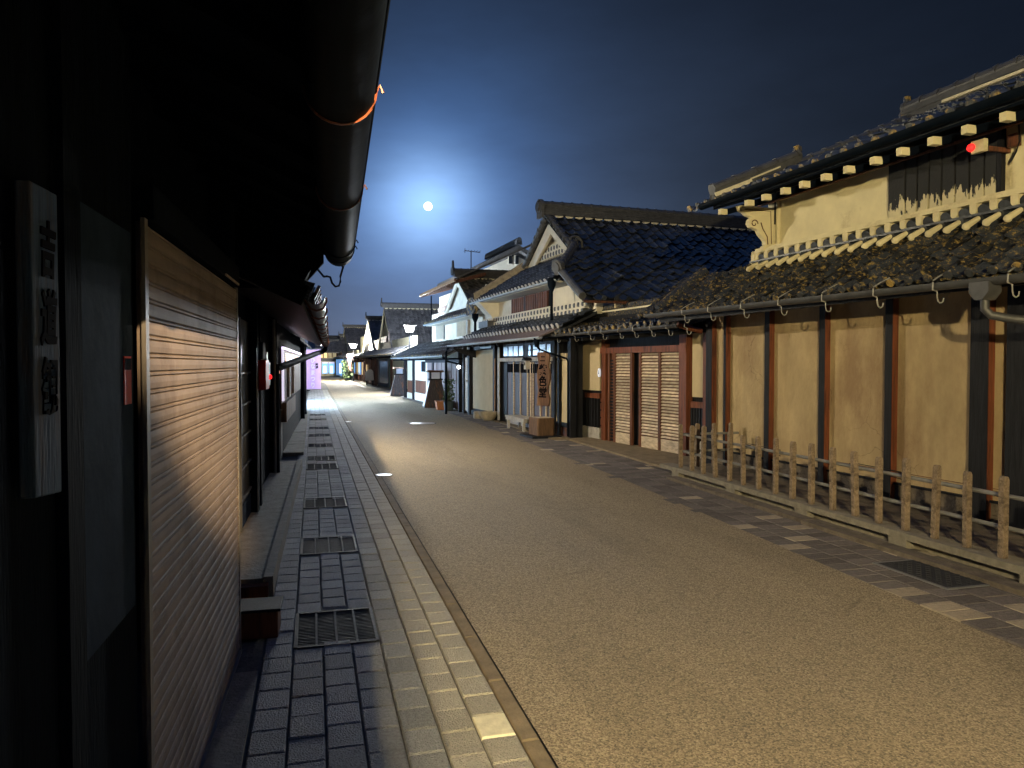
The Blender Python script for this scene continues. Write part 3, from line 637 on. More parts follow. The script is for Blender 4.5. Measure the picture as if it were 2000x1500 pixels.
DB = MB().box(.02, .054, BY(1082), BY(990), .05, zl - .02).build('door_boards', 'board', HB)
m = MB()
for u in (1003, 1016, 1030, 1036, 1041, 1055, 1066, 1074): m.box(-.01, .02, BY(u) - .012, BY(u) + .012, .05, zl - .02)
m.build('door_batten', 'slat', DB)
m = MB()
for k in range(26): y = BY(1080) + (BY(992) - BY(1080)) * k / 25; m.box(-.005, .02, y - .02, y + .02, zl - .28, zl - .06)
m.build('door_grille', 'blackwall', DB)
MB().box(.005, .06, BY(990), BY(981), .05, zl - .02).build('door_jamb', 'dark', HB)
MB().box(.0, .06, BY(1082), BY(990), .0, .1).build('door_sill', 'greywood', HB)
BD = MB().box(-.01, .051, BY(916), BY(906), .1, 1.75).build('side_door', 'slat', HB)
m = MB().sphere((0, 0, 0), .04).build('door_knob', 'cover', BD, loc=(-.04, BY(913.5), 1.02), smooth=True)
# bamboo pole, brackets
MB().tube([(-.07, BY(971), .2), (-.07, BY(971.4), 1.7)], .014, 8).build('bamboo_pole', 'bamboo', HB)
m = MB(); [m.beam((-.04, BY(951), BZ(951, 704 - 14) - .0), (-.04, BY(951), BZ(951, 704 + 7)), .08, .04)]; m.beam((-.15, BY(956), 1.98), (-.15, BY(956), 1.63), .06, .05); m.build('hanging_bracket', 'rbrown', HB)
m = MB().beam((-.25, BY(956), 2.0), (-.25, BY(978), 2.0), .05, .04); m.build('hanging_rail', 'steel', HB)
# lower roof
xe, ze, xt, zt2 = -.72, 2.14, .38, 2.66
V = Vector((xt - xe, 0, zt2 - ze)); ye0, ye1 = yb0 - .3, 2.75
m = MB().tiles((xe + .38, ye0, ze + .18), (0, 1, 0), V, 28, 3, .268, (V.length - .42) / 3, jit=.006, capr=.06); m.mi = 0
m.prism([(xe + .3, ze + .1), (xt, zt2 - .03), (xt, zt2 - .09), (xe + .3, ze + .05)], 'y', ye0, ye1)
BL = m.build('lower_roof', ['tile', 'capw'], HB)
m = MB().prism([(xe - .03, ze - .02), (xe + .42, ze + .17), (xe + .42, ze + .13), (xe - .03, ze - .05)], 'y', ye0 + .35, ye1 + .1); m.build('board_eave', 'board2', BL)
m = MB(); m.gutter_y(-.78, 2.10, .05, ye0 + .2, 2.95); m.build('gutter', 'palegutter', HB, smooth=True)
m = MB().box(-.7, .05, ye0, ye1, 2.07, 2.09); m.build('soffit', 'soffit', BL)
r2 = MB().beam((-.7, 0, 2.04), (.04, 0, 2.1), .05, .06).build('rafter', 'dark', BL, loc=(0, -4.6, 0))
for k in range(1, 15): rep(r2, BL, (0, -4.6 + k * .52, 0))
m = MB().prism([(-.72, 2.02), (.06, 1.95), (.06, 1.72), (-.1, 1.75), (-.55, 1.9)], 'y', 2.66, 2.72); m.build('eave_end_board', 'dark', HB)
m = MB().tube([(-.76, 2.92, 2.08), (-.8, 3.0, 2.0), (-.82, 3.1, 1.9), (-.82, 3.1, .05)], .036, 10); m.build('downpipe', 'gutter', HB, smooth=True)
yq = yb0 + .12; m = MB().lathe([(.04, 1.9), (.06, 1.98), (.065, 2.08)], -.78, yq, 10); m.tube([(-.78, yq, 1.92), (-.7, yq, 1.84), (-.12, yq - .02, 1.66), (-.09, yq - .02, 1.6), (-.09, yq - .02, .05)], .019, 10); m.build('downpipe', 'gutter', HB, smooth=True)
# mortar band between storeys
def noshi(x, y0, y1, z, h, par, nm='mortar_band', pitch=.2):
    m = MB(); n = int((y1 - y0) / pitch)
    for r in range(2):
        for k in range(n):
            y = y0 + (k + .5 + (r % 2) * .5) * (y1 - y0) / n; zz = z - h * (.5 + r) / 2
            m.box(x - .075 - r * .06, x, y - pitch * .2, y + pitch * .2, zz - h * .22, zz + h * .22)
        m.box(x - .07 - r * .06, x + .02, y0, y1, z - h * r / 2 - .025, z - h * r / 2 + .012)
    m.build(nm, 'white', par)
    m = MB(); m.box(x - .02, x + .05, y0, y1, z - h, z)
    for r in range(2):
        for k in range(n):
            y = y0 + (k + (r % 2) * .5) * (y1 - y0) / n + pitch * 0; zz = z - h * (.5 + r) / 2; m.tube([(x - .08 - r * .06, y, zz), (x, y, zz)], h * .16, 8)
    m.build('noshi_tile', 'ridge', par)
noshi(.42, -4.4, 3.35, 2.90, .30, HB, pitch=.22)
# upper storey
m = MB().prism([(-4.55, 2.6), (3.4, 2.6), (3.4, 3.45), (-3.4, 3.45), (-3.6, zS(3.6) - .1), (-4.55, zS(4.5) - .12)], 'x', .5, .65).box(.5, 6, 3.3, 3.4, 2.2, 4); m.build('upper_wall', 'white', HB)
wy0, wy1 = BY(1075, .5, 585), BY(1003, .5, 600)
UW = MB().box(.47, .505, wy0, wy1, 2.91, 3.33).build('lattice_window', 'dark', HB)
m = MB(); n = 17
for k in range(n): y = wy0 + (wy1 - wy0) * (k + .5) / n; m.box(.42, .47, y - .04, y + .04, 2.92, 3.32)
m.build('lattice_bars', 'rbrown', UW)
MB().box(.4, .475, wy0 - .1, wy1 + .1, 2.875, 2.905).build('window_sill', 'red', UW)
MB().box(.42, .474, wy0 + (wy1 - wy0) * .56, wy0 + (wy1 - wy0) * .6, 2.91, 3.33).build('window_mullion', 'dark', UW)
# plaster fin wall at the far end with dark foot
m = MB().prism([(.5, 3.4), (-.05, 3.4), (-.1, 3.34), (.3, 2.92), (.32, 2.82), (.5, 2.82)], 'y', 2.05, 2.5); m.build('fin_wall', 'white', HB)
m = MB().box(.1, .5, 1.85, 2.75, 2.62, 2.8); m.build('fin_foot', 'ridge', HB)
# front skirt roof
yc, yl, xs, zs = -3.78, 2.95, 0, 3.42
xt3, zt3 = xg - .02, 4.30
V = Vector((xt3 - xs, 0, zt3 - zs)); Lv = V.length; U0 = yc
poly = [(0, 0), (yl - yc, 0), (yff + .1 - yc, Lv), (yfn - .1 - yc, Lv)]
m = MB().tiles((xs, yc, zs), (0, 1, 0), V, 27, 7, (yl - yc) / 27, Lv / 7, keep=lambda a, b: inpoly((a, b + .02), poly), jit=.004, amp=.04)
m.mi = 0; nn = Vector((-(zt3 - zs), 0, xt3 - xs)).normalized() * -.04
m.face((xs, yc, zs - .05), (xs, yl, zs - .05), (xt3, yff + .1, zt3 - .05), (xt3, yfn - .1, zt3 - .05))
SK = m.build('front_roof', ['tile', 'capw'], HB)
m = MB().gutter_y(-.06, 3.385, .05, yc, yl + .1); m.build('upper_gutter', 'palegutter', HB, smooth=True)
MB().box(-.02, .5, yc + .1, yl, 3.33, 3.36).build('soffit', 'white', SK)
hp = MB().ridge((xs + .05, yl - .05, zs + .04), (xt3, yff + .1, zt3 + .04), .2, 3, .05, .07); hp.build('hip_ridge', 'stone', SK)
hp = MB().ridge((xs - .02, yc + .02, zs + .04), (xt3, yfn - .1, zt3 + .06), .2, 3, .05, .075); HR = hp.build('hip_ridge', 'ridge', SK)
MB().disc((xs - .1, yc - .05, zs + .2), (1, .25, .3), .17, .09, 18).disc((xs - .13, yc - .06, zs + .19), (1, .25, .3), .11, .05, 14).build('ridge_end_tile', 'ridge', HR)
m = MB(); c = Vector((xt3 + .1, yfn - .15, zt3 + .18)); m.tube([c + Vector((-.1 + .0, -.0 + .02 * k, 0)) + Vector((.22 * math.cos(a), -.1, .22 * math.sin(a))) for k, a in enumerate([PI * 1.0 - q * .35 for q in range(11)])], .035, 8); m.build('ridge_scroll_tile', 'ridge', HR)
# gable
m = MB().prism([(yfn, zf), (yff, zf), ((yfn + yff) / 2, za)], 'x', xg + .28, xg + .4); m.build('gable_wall', 'white', HB)
def barge(x0, x1, ya, za, yf, zf, w): return MB().prism([(yf, zf - w * .9), (ya, za - w * 1.1), (ya, za), (yf, zf + .02)], 'x', x0, x1)
for yf_ in (yfn - .1, yff + .1): barge(xg - .02, xg + .05, ya, za, yf_, zf - .02, .36).build('barge_board', 'white', HB, bevel=.01)
for yf_ in (yfn - .02, yff + .02): barge(xg + .05, xg + .12, ya, za - .1, yf_, zf - .02, .2).build('barge_board', 'white', HB)
MB().prism([(yfn, zf + .02), (yff, zf + .02), (ya, za - .05)], 'x', xg + .12, xg + .28)
m = MB(); noshi(xg + .2, yfn + .2, yff - .15, zf + .42, .36, HB, pitch=.2)
# side slope (towards the camera) as one plane; region given in (x, distance from the ridge)
poly = [(xg - .2, -.05), (xg - .2, 1.75), (.02, 3.72), (x_e, d_e), (8.3, d_e), (8.3, -.05)]
m = MB()
for da, db in ((dk, d_e), (0, dk)):
    sl = (zS(da) - zS(db)) / (db - da); L = (db - da) * math.sqrt(1 + sl * sl); nr = round(L / .29); cs = 1 / math.sqrt(1 + sl * sl)
    m.tiles((0, ry - db, zS(db)), (1, 0, 0), (0, 1, sl), 31, nr, .268, L / nr, keep=lambda a, b: inpoly((a, db - b * cs), poly), jit=.013, amp=.036)
m.mi = 0; P3 = lambda x, d: (x, ry - d, zS(d) - .06)
m.face(*[P3(x, d) for x, d in ((xg - .2, 0), (xg - .2, dk), (8.3, dk), (8.3, 0))]); m.face(*[P3(x, d) for x, d in ((xg - .2, dk), (.02, 3.72), (x_e, d_e), (8.3, d_e), (8.3, dk))])
m.face((xg - .15, ry, rz - .05), (8.3, ry, rz - .05), (8.3, ry + 4, zS(4)), (xg - .15, ry + 1.75, zS(1.75) - .05))
BR = m.build('main_roof', ['tile', 'tile'], HB)
m = MB().ridge((xg - .25, ry, rz), (8.2, ry, rz), .3, 5, .05, .1); m.build('main_ridge', 'ridge', BR)
m = MB(); m.scallops((xg, ry - .22, rz - .04), (8.2, ry - .22, rz - .04), (0, -1, 0), .28, .22, .05, .04); m.build('ridge_mortar', 'mortar', BR)
m = MB().disc((xg - .36, ry, rz + .22), (1, 0, 0), .2, .1, 18).disc((xg - .40, ry, rz + .22), (1, 0, 0), .13, .05, 14).box(xg - .34, xg - .26, ry - .18, ry + .18, rz - .08, rz + .2); m.build('ridge_end_tile', 'ridge', BR)
m = MB(); a = Vector((xg - .12, ry, rz + .02))
for s, dd in ((-1, 1.75), (1, 2.0)):
    b = Vector((xg - .12, ry + s * dd, rz + .02 - dd * mB)); m.tube([a, b], .07, 10)
    for k in range(9): c = a.lerp(b, k / 8); e = (b - a).normalized() * .02; m.tube([c - e, c + e], .09, 10)
m.build('verge_tile', 'ridge', BR)
m = MB(); q = [P3(.02, 3.72), P3(x_e, d_e)]; m.tube([Vector(q[0]) + Vector((0, 0, .1)), Vector(q[1]) + Vector((0, 0, .1))], .08, 10); m.build('verge_tile', 'ridge', BR)
MB().box(x_e + .02, 8, ry - d_e - .03, ry - d_e, zS(d_e) - .09, zS(d_e) - .04).build('fascia', 'rbrown', BR)
MB().box(.66, 7, ry - d_e + .3, ry - d_e + .35, 1.9, zS(d_e) + .02).build('side_wall', 'beige', HB)
# downpipe from the upper gutter with hopper
yd = BY(1079, -.1, 590); m = MB().lathe([(.03, 3.1), (.05, 3.16), (.09, 3.26), (.1, 3.4), (.08, 3.42)], 0, 0, 12)
for i, vv in enumerate(m.v): m.v[i] = (vv[0] - .12, vv[1] + yd, vv[2])
m.tube([(-.12, yd, 3.15), (-.12, yd, 2.5)], .032, 10); m.build('downpipe', 'gutter', HB, smooth=True)
# sign, bench, stump, basins and a wall lantern
p = FB.onx(1058, 765, -.45); S = thing('plank_sign', 'tall live-edge plank sign with black brushed characters standing on the cut stump', 'sign', FB.w(-.42, p.y, 0), -FB.h + .5)
out = []; zt_, zb_ = FB.z(1055, 688, -.42), FB.z(1062, 793, -.42); n = 14
for k in range(n + 1): z = zb_ + (zt_ - zb_) * k / n; out.append((-.155 - .03 * math.sin(k * 1.1) - .012 * random.random() - .04 * math.exp(-((k - 9) / 1.5) ** 2), z))
for k in range(n, -1, -1): z = zb_ + (zt_ - zb_) * k / n; out.append((.135 + .02 * math.sin(k * .9 + 1) + .015 * random.random(), z))
MB().prism(out, 'x', -.02, .03).build('sign_plank', 'signwood', S, bevel=.006)
H = zt_ - zb_
lettering('brush_characters', '二', .14, 'ink', S, (-.022, -.0, zb_ + H * .93), '-x', 1, .03, .15)
lettering('brush_characters', '紫色堂', .235, 'ink', S, (-.022, .0, zb_ + H * .76), '-x', 1.03, .035, .12, .95)
p = FB.onx(1060, 855, -.5); S = thing('tree_stump', 'squared cut log stump under the plank sign', 'stump', FB.w(-.46, BY(1058, -.46, 850), .0), -FB.h)
ol = [(-.2, -.24), (-.17, -.27), (.16, -.26), (.21, -.2), (.2, .2), (.15, .26), (-.02, .245), (-.17, .27), (-.215, .22), (-.195, .02)]
hs = FB.z(1058, 815, -.46); m = MB().prism(ol, 'z', .04, hs); m.build('log', 'log', S, bevel=.015); MB().prism([(x * .8, y * .8) for x, y in ol], 'z', hs, hs + .004).build('cut_face', 'slat', S); MB().box(-.35, .3, -.38, .4, .0, .045).build('base_plank', 'dark', S)
yb1, yb2 = BY(1032, -.45, 830), BY(994, -.45, 830); zb = FB.z(1010, 815, -.45)
S = thing('bench', 'weathered pale slatted bench before the wooden door boards', 'bench', FB.w(-.38, (yb1 + yb2) / 2, .02), -FB.h); hl = (yb2 - yb1) / 2
m = MB()
for k in range(5): m.box(-.17 + k * .075, -.115 + k * .075, -hl, hl, zb - .04, zb)
m.build('seat', 'greywood', S, bevel=.004)
m = MB().box(-.17, .19, -hl + .05, hl - .05, zb - .10, zb - .04); m.build('apron_board', 'greywood', S)
for sx in (-.13, .15):
    for sy in (-1, 1): MB().box(sx - .03, sx + .03, sy * (hl - .14) - .03, sy * (hl - .14) + .03, 0, zb - .04).build('leg', 'greywood', S, bevel=.004)
for u, v, r, h, lb, rr in ((954, 811, .27, .24, 'wide dark stone bowl at the foot of the beige wall panel', .17), (938, 808, .2, .2, 'small round stone drum next to the wide stone bowl', .2)):
    p = FB.onx(u, v, -.25); t = thing('stone_bowl' if r > .25 else 'stone_drum', lb, 'stone bowl' if r > .25 else 'stone drum', FB.w(-.25, p.y, .02), -FB.h)
    MB().lathe([(rr * .8, 0), (rr, .04), (r, h * .8), (r, h), (r * .82, h), (r * .75, h * .8), (.001, h * .75)] if r > .25 else [(r * .95, 0), (r, .05), (r, h - .03), (r * .9, h), (.001, h)], 0, 0, 20).build('bowl' if r > .25 else 'drum', 'stone', t, smooth=True)
p = FB.onx(1033, 712, -.3); t = thing('house_lantern', 'small roofed metal lantern plate hanging in front of the transom window', 'lantern', FB.w(-.35, p.y, p.z), -FB.h)
MB().box(-.05, .05, -.07, .07, -.11, .09).build('lantern_body', 'greywood', t, bevel=.004)
MB().prism([(-.12, .09), (.12, .09), (.03, .16), (-.03, .16)], 'x', -.09, .09).build('lantern_roof', 'dark', t)
MB().box(-.053, -.051, -.025, .03, -.02, .05).build('lantern_mark', 'ink', t); MB().tube([(0, 0, .16), (0, 0, .32), (.3, 0, .36)], .008, 6).build('hanger', 'blackmetal', t)

# ================================================================== generic gable-front town house
def gable_house(F, nm, label, ya, za, zf, half, xg, y0, y1, xe, ze, xt, zt, wallm='cream', roofm='tile_far', deep=7, ext=None, lower=True, uppers=(), eavep=.268, tile=True, yfar=None):
    H = fthing(nm, label, 'house', F); H.location = F.w(0, y0, 0); o = -y0
    sl = (za - zf) / half
    def bd(mb, n, m, par=H, **k):
        for i, vv in enumerate(mb.v): mb.v[i] = (vv[0], vv[1] + o, vv[2])
        return mb.build(n, m, par, **k)
    bd(MB().box(0, .15, y0, y1, 0, ze + .2).box(.15, 5, y0, y0 + .1, 0, ze + .3), 'wall', wallm)
    bd(MB().prism([(ya - half, zf), (ya + half, zf), (ya, za)], 'x', xg + .2, xg + .3).box(xg + .1, xg + .3, y0, y1, ze, zf + .05), 'gable_wall', wallm)
    e = ext or half + .5
    nrow = max(4, int(e * 1.15 / .3))
    m = MB()
    if tile: m.tiles((xg, ya - e, za + .1 - e * sl), (1, 0, 0), (0, 1, sl), int(deep / eavep), nrow, eavep, e * math.sqrt(1 + sl * sl) / nrow, jit=.006, caps=False)
    m.mi = 0; m.face((xg, ya, za + .05), (xg + deep, ya, za + .05), (xg + deep, ya - e, za + .05 - e * sl), (xg, ya - e, za + .05 - e * sl)); m.face((xg, ya, za + .05), (xg + deep, ya, za + .05), (xg + deep, ya + e, za + .05 - e * sl), (xg, ya + e, za + .05 - e * sl))
    R = bd(m, 'roof', [roofm])
    bd(MB().ridge((xg - .1, ya, za + .08), (xg + deep, ya, za + .08), .28, 4, .055, .09), 'roof_ridge', 'ridge', R)
    m = MB().scallops((xg, ya - .2, za + .04), (xg + deep, ya - .2, za + .04), (0, -1, 0), .3, .24, .07, .04); bd(m, 'ridge_mortar', 'mortar', R)
    bd(MB().disc((xg - .2, ya, za + .3), (1, 0, 0), .17, .1, 14).prism([(ya - .08, za + .42), (ya + .08, za + .42), (ya, za + .72)], 'x', xg - .18, xg - .1), 'ridge_end_tile', 'ridge', R)
    for s in (-1, 1): bd(barge(xg, xg + .07, ya, za, ya + s * e, za - e * sl, .2), 'barge_board', wallm)
    if lower:
        V = Vector((xt - xe, 0, zt - ze)); n = max(3, int(V.length / .3))
        m = MB().tiles((xe, y0, ze), (0, 1, 0), V, int((y1 - y0) / eavep), n, eavep, V.length / n, jit=.005, amp=.03); m.mi = 0
        m.prism([(xe + .02, ze - .03), (xt, zt - .03), (xt, zt - .08), (xe + .02, ze - .07)], 'y', y0, y1); LRF = bd(m, 'lower_roof', [roofm, 'cap'])
        bd(MB().gutter_y(xe - .05, ze - .02, .05, y0, y1), 'gutter', 'palegutter', smooth=True)
        bd(MB().box(xe + .02, .02, y0, y1, ze - .14, ze - .1), 'soffit', 'soffit', LRF)
        bd(MB().tube([(xe - .05, y0 + .15, ze - .05), (xe + .1, y0 + .15, ze - .2), (-.06, y0 + .15, ze - .35), (-.06, y0 + .15, 0)], .035, 8), 'downpipe', 'gutter', smooth=True)
    return H, bd, o
# ------------------------------------------------------------------ house C: white house with white gable
FC = Frame(4.24, 33.5, -3.2)
def CY(u, x=0, v=740): return FC.y(u, x, v)
def CZ(u, v, x=0): return FC.z(u, v, x)
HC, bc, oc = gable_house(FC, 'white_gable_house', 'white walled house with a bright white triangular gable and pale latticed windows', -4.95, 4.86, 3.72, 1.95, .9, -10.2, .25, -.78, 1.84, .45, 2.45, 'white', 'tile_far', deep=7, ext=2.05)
yu0, yu1 = -10.6, -3.95; xs, zs, xt, zt = -.1, 3.14, .95, 3.62
m = MB().tiles((xs, yu0, zs), (0, 1, 0), (xt - xs, 0, zt - zs), 27, 4, (yu1 - yu0) / 27, 1.15 / 4, jit=.004, amp=.04); m.mi = 0; m.face((xs, yu0, zs - .04), (xs, yu1, zs - .04), (xt, yu1, zt - .04), (xt, yu0, zt - .04)); bc(m, 'front_roof', ['tile_far', 'cap'])
bc(MB().gutter_y(xs - .05, zs - .03, .05, yu0, yu1 + .1), 'upper_gutter', 'palegutter', smooth=True); bc(MB().box(xs, .5, yu0, yu1, zs - .09, zs - .06), 'soffit', 'white')
bc(MB().box(.4, .55, -10.4, -4.1, 2.3, 3.15), 'upper_wall', 'white')
for ua, ub in ((916, 894), (869, 853)):
    ya_, yb_ = CY(ua, .4, 640), CY(ub, .4, 640); w = bc(MB().box(.36, .402, ya_, yb_, 2.52, 3.05), 'pale_window', 'palegutter')
    m = MB(); [m.box(.33, .36, ya_ + (yb_ - ya_) * (k + .5) / 9 - .03, ya_ + (yb_ - ya_) * (k + .5) / 9 + .03, 2.52, 3.05) for k in range(9)]; m.box(.32, .362, ya_ - .05, yb_ + .05, 2.47, 2.52); bc(m, 'window_bars', 'white', w)
bc(MB().box(.3, .41, CY(917, .4, 640) - .1, CY(917, .4, 640) + .1, 2.4, 3.1), 'wall_pillar', 'greywood')
yy = CY(928, -.1, 610); m = MB().lathe([(.03, 2.8), (.1, 2.95), (.11, 3.08)], -.1, yy, 10).tube([(-.1, yy, 2.82), (-.1, yy, 2.2)], .04, 8); bc(m, 'rain_pipe', 'gutter', smooth=True)
m = MB().disc((-.2, yy + .15, 3.32), (1, .3, 0), .26, .12, 18).disc((-.23, yy + .15, 3.32), (1, .3, 0), .16, .06, 14); bc(m, 'ridge_end_tile', 'cap')
# ground floor of C: white panels, boards
for u, w in ((793, .5), (809, .35), (848, .22)): bc(MB().box(-.06, .01, CY(u) - w / 2, CY(u) + w / 2, 0, 1.75), 'post', 'dark')
for ua, ub in ((832, 812), (806, 797)):
    bc(MB().box(-.02, .01, CY(ua), CY(ub), CZ(ub, 742), 1.74), 'white_panel', 'white'); bc(MB().box(-.02, .01, CY(ua), CY(ub), CZ(ub, 766), CZ(ub, 742)), 'board_panel', 'rbrown'); bc(MB().box(-.05, .01, CY(ua), CY(ub), 0, CZ(ub, 766)), 'stone_base', 'white')
w = bc(MB().box(-.04, -.018, CY(832), CY(824), CZ(828, 726), CZ(828, 706)), 'small_window', 'glassblue'); bc((lambda m: [m.box(-.06, -.04, CY(832) + k * .14, CY(832) + k * .14 + .05, CZ(828, 726), CZ(828, 706)) for k in range(5)] and m)(MB()), 'window_bars', 'dark', w)
m = MB(); k = 0; u = 836
while u < 905: m.box(-.03 - (k % 2) * .02, .01, CY(u + 4.6), CY(u), .02, 1.74); u += 4.8; k += 1
bc(m, 'board_wall', 'board2')
bc(MB().box(-.055, .02, CY(905), CY(833), 1.6, 1.72), 'wall_beam', 'dark')
p = FC.onx(890, 717, -.4); t = thing('wall_lamp', 'small bright white lamp beside the board wall and the dark downpipe', 'lamp', FC.w(-.3, p.y, p.z), -FC.h)
MB().sphere((0, 0, 0), .06).build('lamp_globe', 'lampwhite', t, smooth=True); MB().tube([(0, 0, .05), (0, 0, .2), (.3, 0, .25)], .015, 6).build('lamp_arm', 'blackmetal', t)
# timber upper house behind C, and storehouse with two small windows
Hn = fthing('timber_house', 'two storey house with reddish timber eaves rising behind the white gable', 'house', FC); e0 = FC.onx(820, 575, .5); e1 = FC.onx(888, 540, .5)
bx = .5; m = MB().box(1.3, 3, -5.5, e0.y - .5, 0, e0.z - .15); m.build('wall', 'cream', Hn)
m = MB().prism([(bx, e0.z), (4.5, e0.z + 1.9), (4.5, e0.z + 1.8), (bx, e0.z - .05)], 'y', e1.y, e0.y); Rn = m.build('roof', 'tile_far', Hn)
MB().box(bx - .02, bx + .04, e1.y, e0.y, e0.z - .10, e0.z).build('fascia', 'bamboo', Rn)
r3 = MB().beam((bx, 0, e0.z - .1), (1.9, 0, e0.z + .3), .09, .12).build('rafter', 'rbrown', Rn, loc=(0, e0.y - .1, 0))
for k in range(1, int((e0.y - e1.y) / .45)): rep(r3, Rn, (0, e0.y - .1 - k * .45, 0))
MB().box(1.2, 1.3, e1.y, e0.y - .7, e0.z - .9, e0.z - .65).build('eave_beam', 'rbrown', Hn); MB().box(1.26, 1.31, -5.2, e0.y - 1.3, e0.z - 1.8, e0.z - 1.0).build('window', 'rbrown', Hn)
MB().tube([(.9, e0.y - .6, e0.z - .1), (.9, e0.y - .6, e0.z - 2.2)], .03, 6).build('rain_pipe', 'gutter', Hn)
ap = FC.ony(1013, 478, 4.5); lf = FC.ony(905, 531, 4.5); wd = FC.ony(1004, 505, 4.5); wl = FC.ony(930, 541, 4.5)
S = thing('storehouse', 'pale storehouse gable with two small dark windows above the other roofs', 'storehouse', FC.w(ap.x, 4.5, 0), -FC.h); dx = ap.x - lf.x; dz = ap.z - lf.z
MB().prism([(-dx, ap.z - dz - .3), (-dx, 0), (dx, 0), (dx, ap.z - dz - .3), (0, ap.z - .5)], 'y', .5, .7).build('gable_wall', 'white', S)
m = MB()
for s in (-1, 1): m.prism([(0, ap.z), (s * dx * 1.02, ap.z - dz * 1.02), (s * dx * 1.02, ap.z - dz * 1.02 - .2), (0, ap.z - .25)], 'y', 0, 6)
m.build('roof', 'tile_far', S); MB().ridge((0, -.1, ap.z), (0, 6, ap.z), .35, 3, .07, .12).build('roof_ridge', 'ridge', S)
for s in (0, 1): x = FC.ony(1002 + s * 13, 505, 4.5).x - ap.x; W_ = MB().box(x - .09, x + .09, .44, .49, wd.z - .22, wd.z + .22).build('window', 'void', S); MB().box(x - .12, x + .12, .45, .52, wd.z - .27, wd.z - .22).box(x - .13, x - .09, .45, .499, wd.z - .22, wd.z + .25).build('window_frame', 'white', W_)
at = FC.ony(931, 517, 3.5); tp = FC.ony(931, 484, 3.5)
t = thing('tv_antenna', 'thin television antenna standing on the storehouse roof against the sky', 'antenna', FC.w(at.x, 3.6 + 1, at.z - .35), -FC.h); h = tp.z - at.z + .35
MB().tube([(0, 0, 0), (0, 0, h)], .028, 6).build('mast', 'blackmetal', t)
m = MB().tube([(-.35, 0, h), (.5, 0, h - .06)], .02, 6)
for k in range(6): m.tube([(-.33 + k * .16, -.22, h), (-.33 + k * .16, .22, h)], .012, 5)
m.tube([(-.33, 0, h + .12), (-.33, 0, h - .12)], .014, 5); m.build('antenna_rods', 'blackmetal', t)
# stone lantern stands (andon)
def andon(u, v, lb, s=1.):
    p = W.onz(u, v, 0); t = thing('lantern_stand', lb, 'lantern', (p.x, p.y, 0), -.06, 'tapered wooden lantern stands along the right side'); 
    def fr(a, b, z0, z1, mb=None): mb = mb or MB(); mb.add([(-a, -a, z0), (a, -a, z0), (a, a, z0), (-a, a, z0), (-b, -b, z1), (b, -b, z1), (b, b, z1), (-b, b, z1)], MB.HEX); return mb
    fr(.42 * s, .2 * s, .02, .98 * s).build('lantern_base', 'board', t); MB().box(-.25 * s, .25 * s, -.25 * s, .25 * s, .98 * s, 1.03 * s).build('lantern_shelf', 'dark', t)
    MB().box(-.15 * s, .15 * s, -.15 * s, .15 * s, 1.03 * s, 1.26 * s).build('lantern_box', 'lantern', t)
    for sx in (-1, 1):
        for sy in (-1, 1): MB().box(sx * .17 * s - .02, sx * .17 * s + .02, sy * .17 * s - .02, sy * .17 * s + .02, 1.03 * s, 1.26 * s).build('corner_post', 'dark', t)
    fr(.31 * s, .26 * s, 1.26 * s, 1.33 * s).build('lantern_roof', 'signwood', t)
    m = MB(); m.face((-.422 * s, -.3 * s, .06), (-.422 * s, .3 * s, .06), (-.207 * s, .15 * s, .95 * s), (-.207 * s, -.15 * s, .95 * s)); m.build('side_panel', 'paper', t)
    return t
andon(850, 796, 'tapered lantern stand with a brown cap behind the red planter box'); andon(780, 773, 'farther dark tapered lantern stand by the cream wall', 1.05)
p = W.onz(862, 799, 0); t = thing('planter_box', 'small terracotta planter box at the foot of the lantern stand', 'planter', (p.x, p.y - .3, 0), -.06)
MB().add([(-.2, -.28, 0), (.2, -.28, 0), (.2, .28, 0), (-.2, .28, 0), (-.25, -.34, .3), (.25, -.34, .3), (.25, .34, .3), (-.25, .34, .3)], MB.HEX).build('box', 'terracotta', t)
p = W.onz(877, 802, 0); t = thing('potted_shrub', 'leafy shrub in a dark pot beside the dark downpipe', 'potted plant', (p.x, p.y, 0))
MB().lathe([(.15, 0), (.19, .3), (.2, .32), (.17, .32), (.001, .3)], 0, 0, 14).build('pot', 'greenpot', t)
m = MB()
for k in range(260):
    a = random.random() * 2 * PI; r = random.random() ** .5 * .2; z = .3 + random.random() * .75; c = Vector((r * math.cos(a), r * math.sin(a), z)); d = Vector((random.gauss(0, 1), random.gauss(0, 1), random.gauss(0, 1))).normalized() * .05; e = d.orthogonal().normalized() * .025; m.face(c - d, c + e, c + d, c - e)
m.tube([(0, 0, .3), (.02, 0, .9)], .012, 5); m.build('foliage', 'leaf', t)

# ================================================================== houses farther along the right side
FD = Frame(4.7, 46, -2)
def DY(u, x=0, v=735): return FD.y(u, x, v)
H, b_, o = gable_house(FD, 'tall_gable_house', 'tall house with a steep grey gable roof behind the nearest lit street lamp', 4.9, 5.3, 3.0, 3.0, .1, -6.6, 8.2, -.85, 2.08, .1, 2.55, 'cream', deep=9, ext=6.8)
b_(MB().box(-.1, -.02, DY(762), DY(743), .1, 1.85), 'glass_door', 'glassblue'); b_(MB().box(-.13, -.1, DY(763), DY(761), .1, 2.0).box(-.13, -.1, DY(744), DY(742), .1, 2.0).box(-.13, -.1, DY(763), DY(742), 1.75, 1.9).box(-.13, -.1, DY(763), DY(742), .05, .3), 'door_frame', 'steel')
for u in (741, 735, 727, 766): b_(MB().box(-.08, .01, DY(u) - .2, DY(u) + .2, 0, 2.), 'post', 'rbrown')
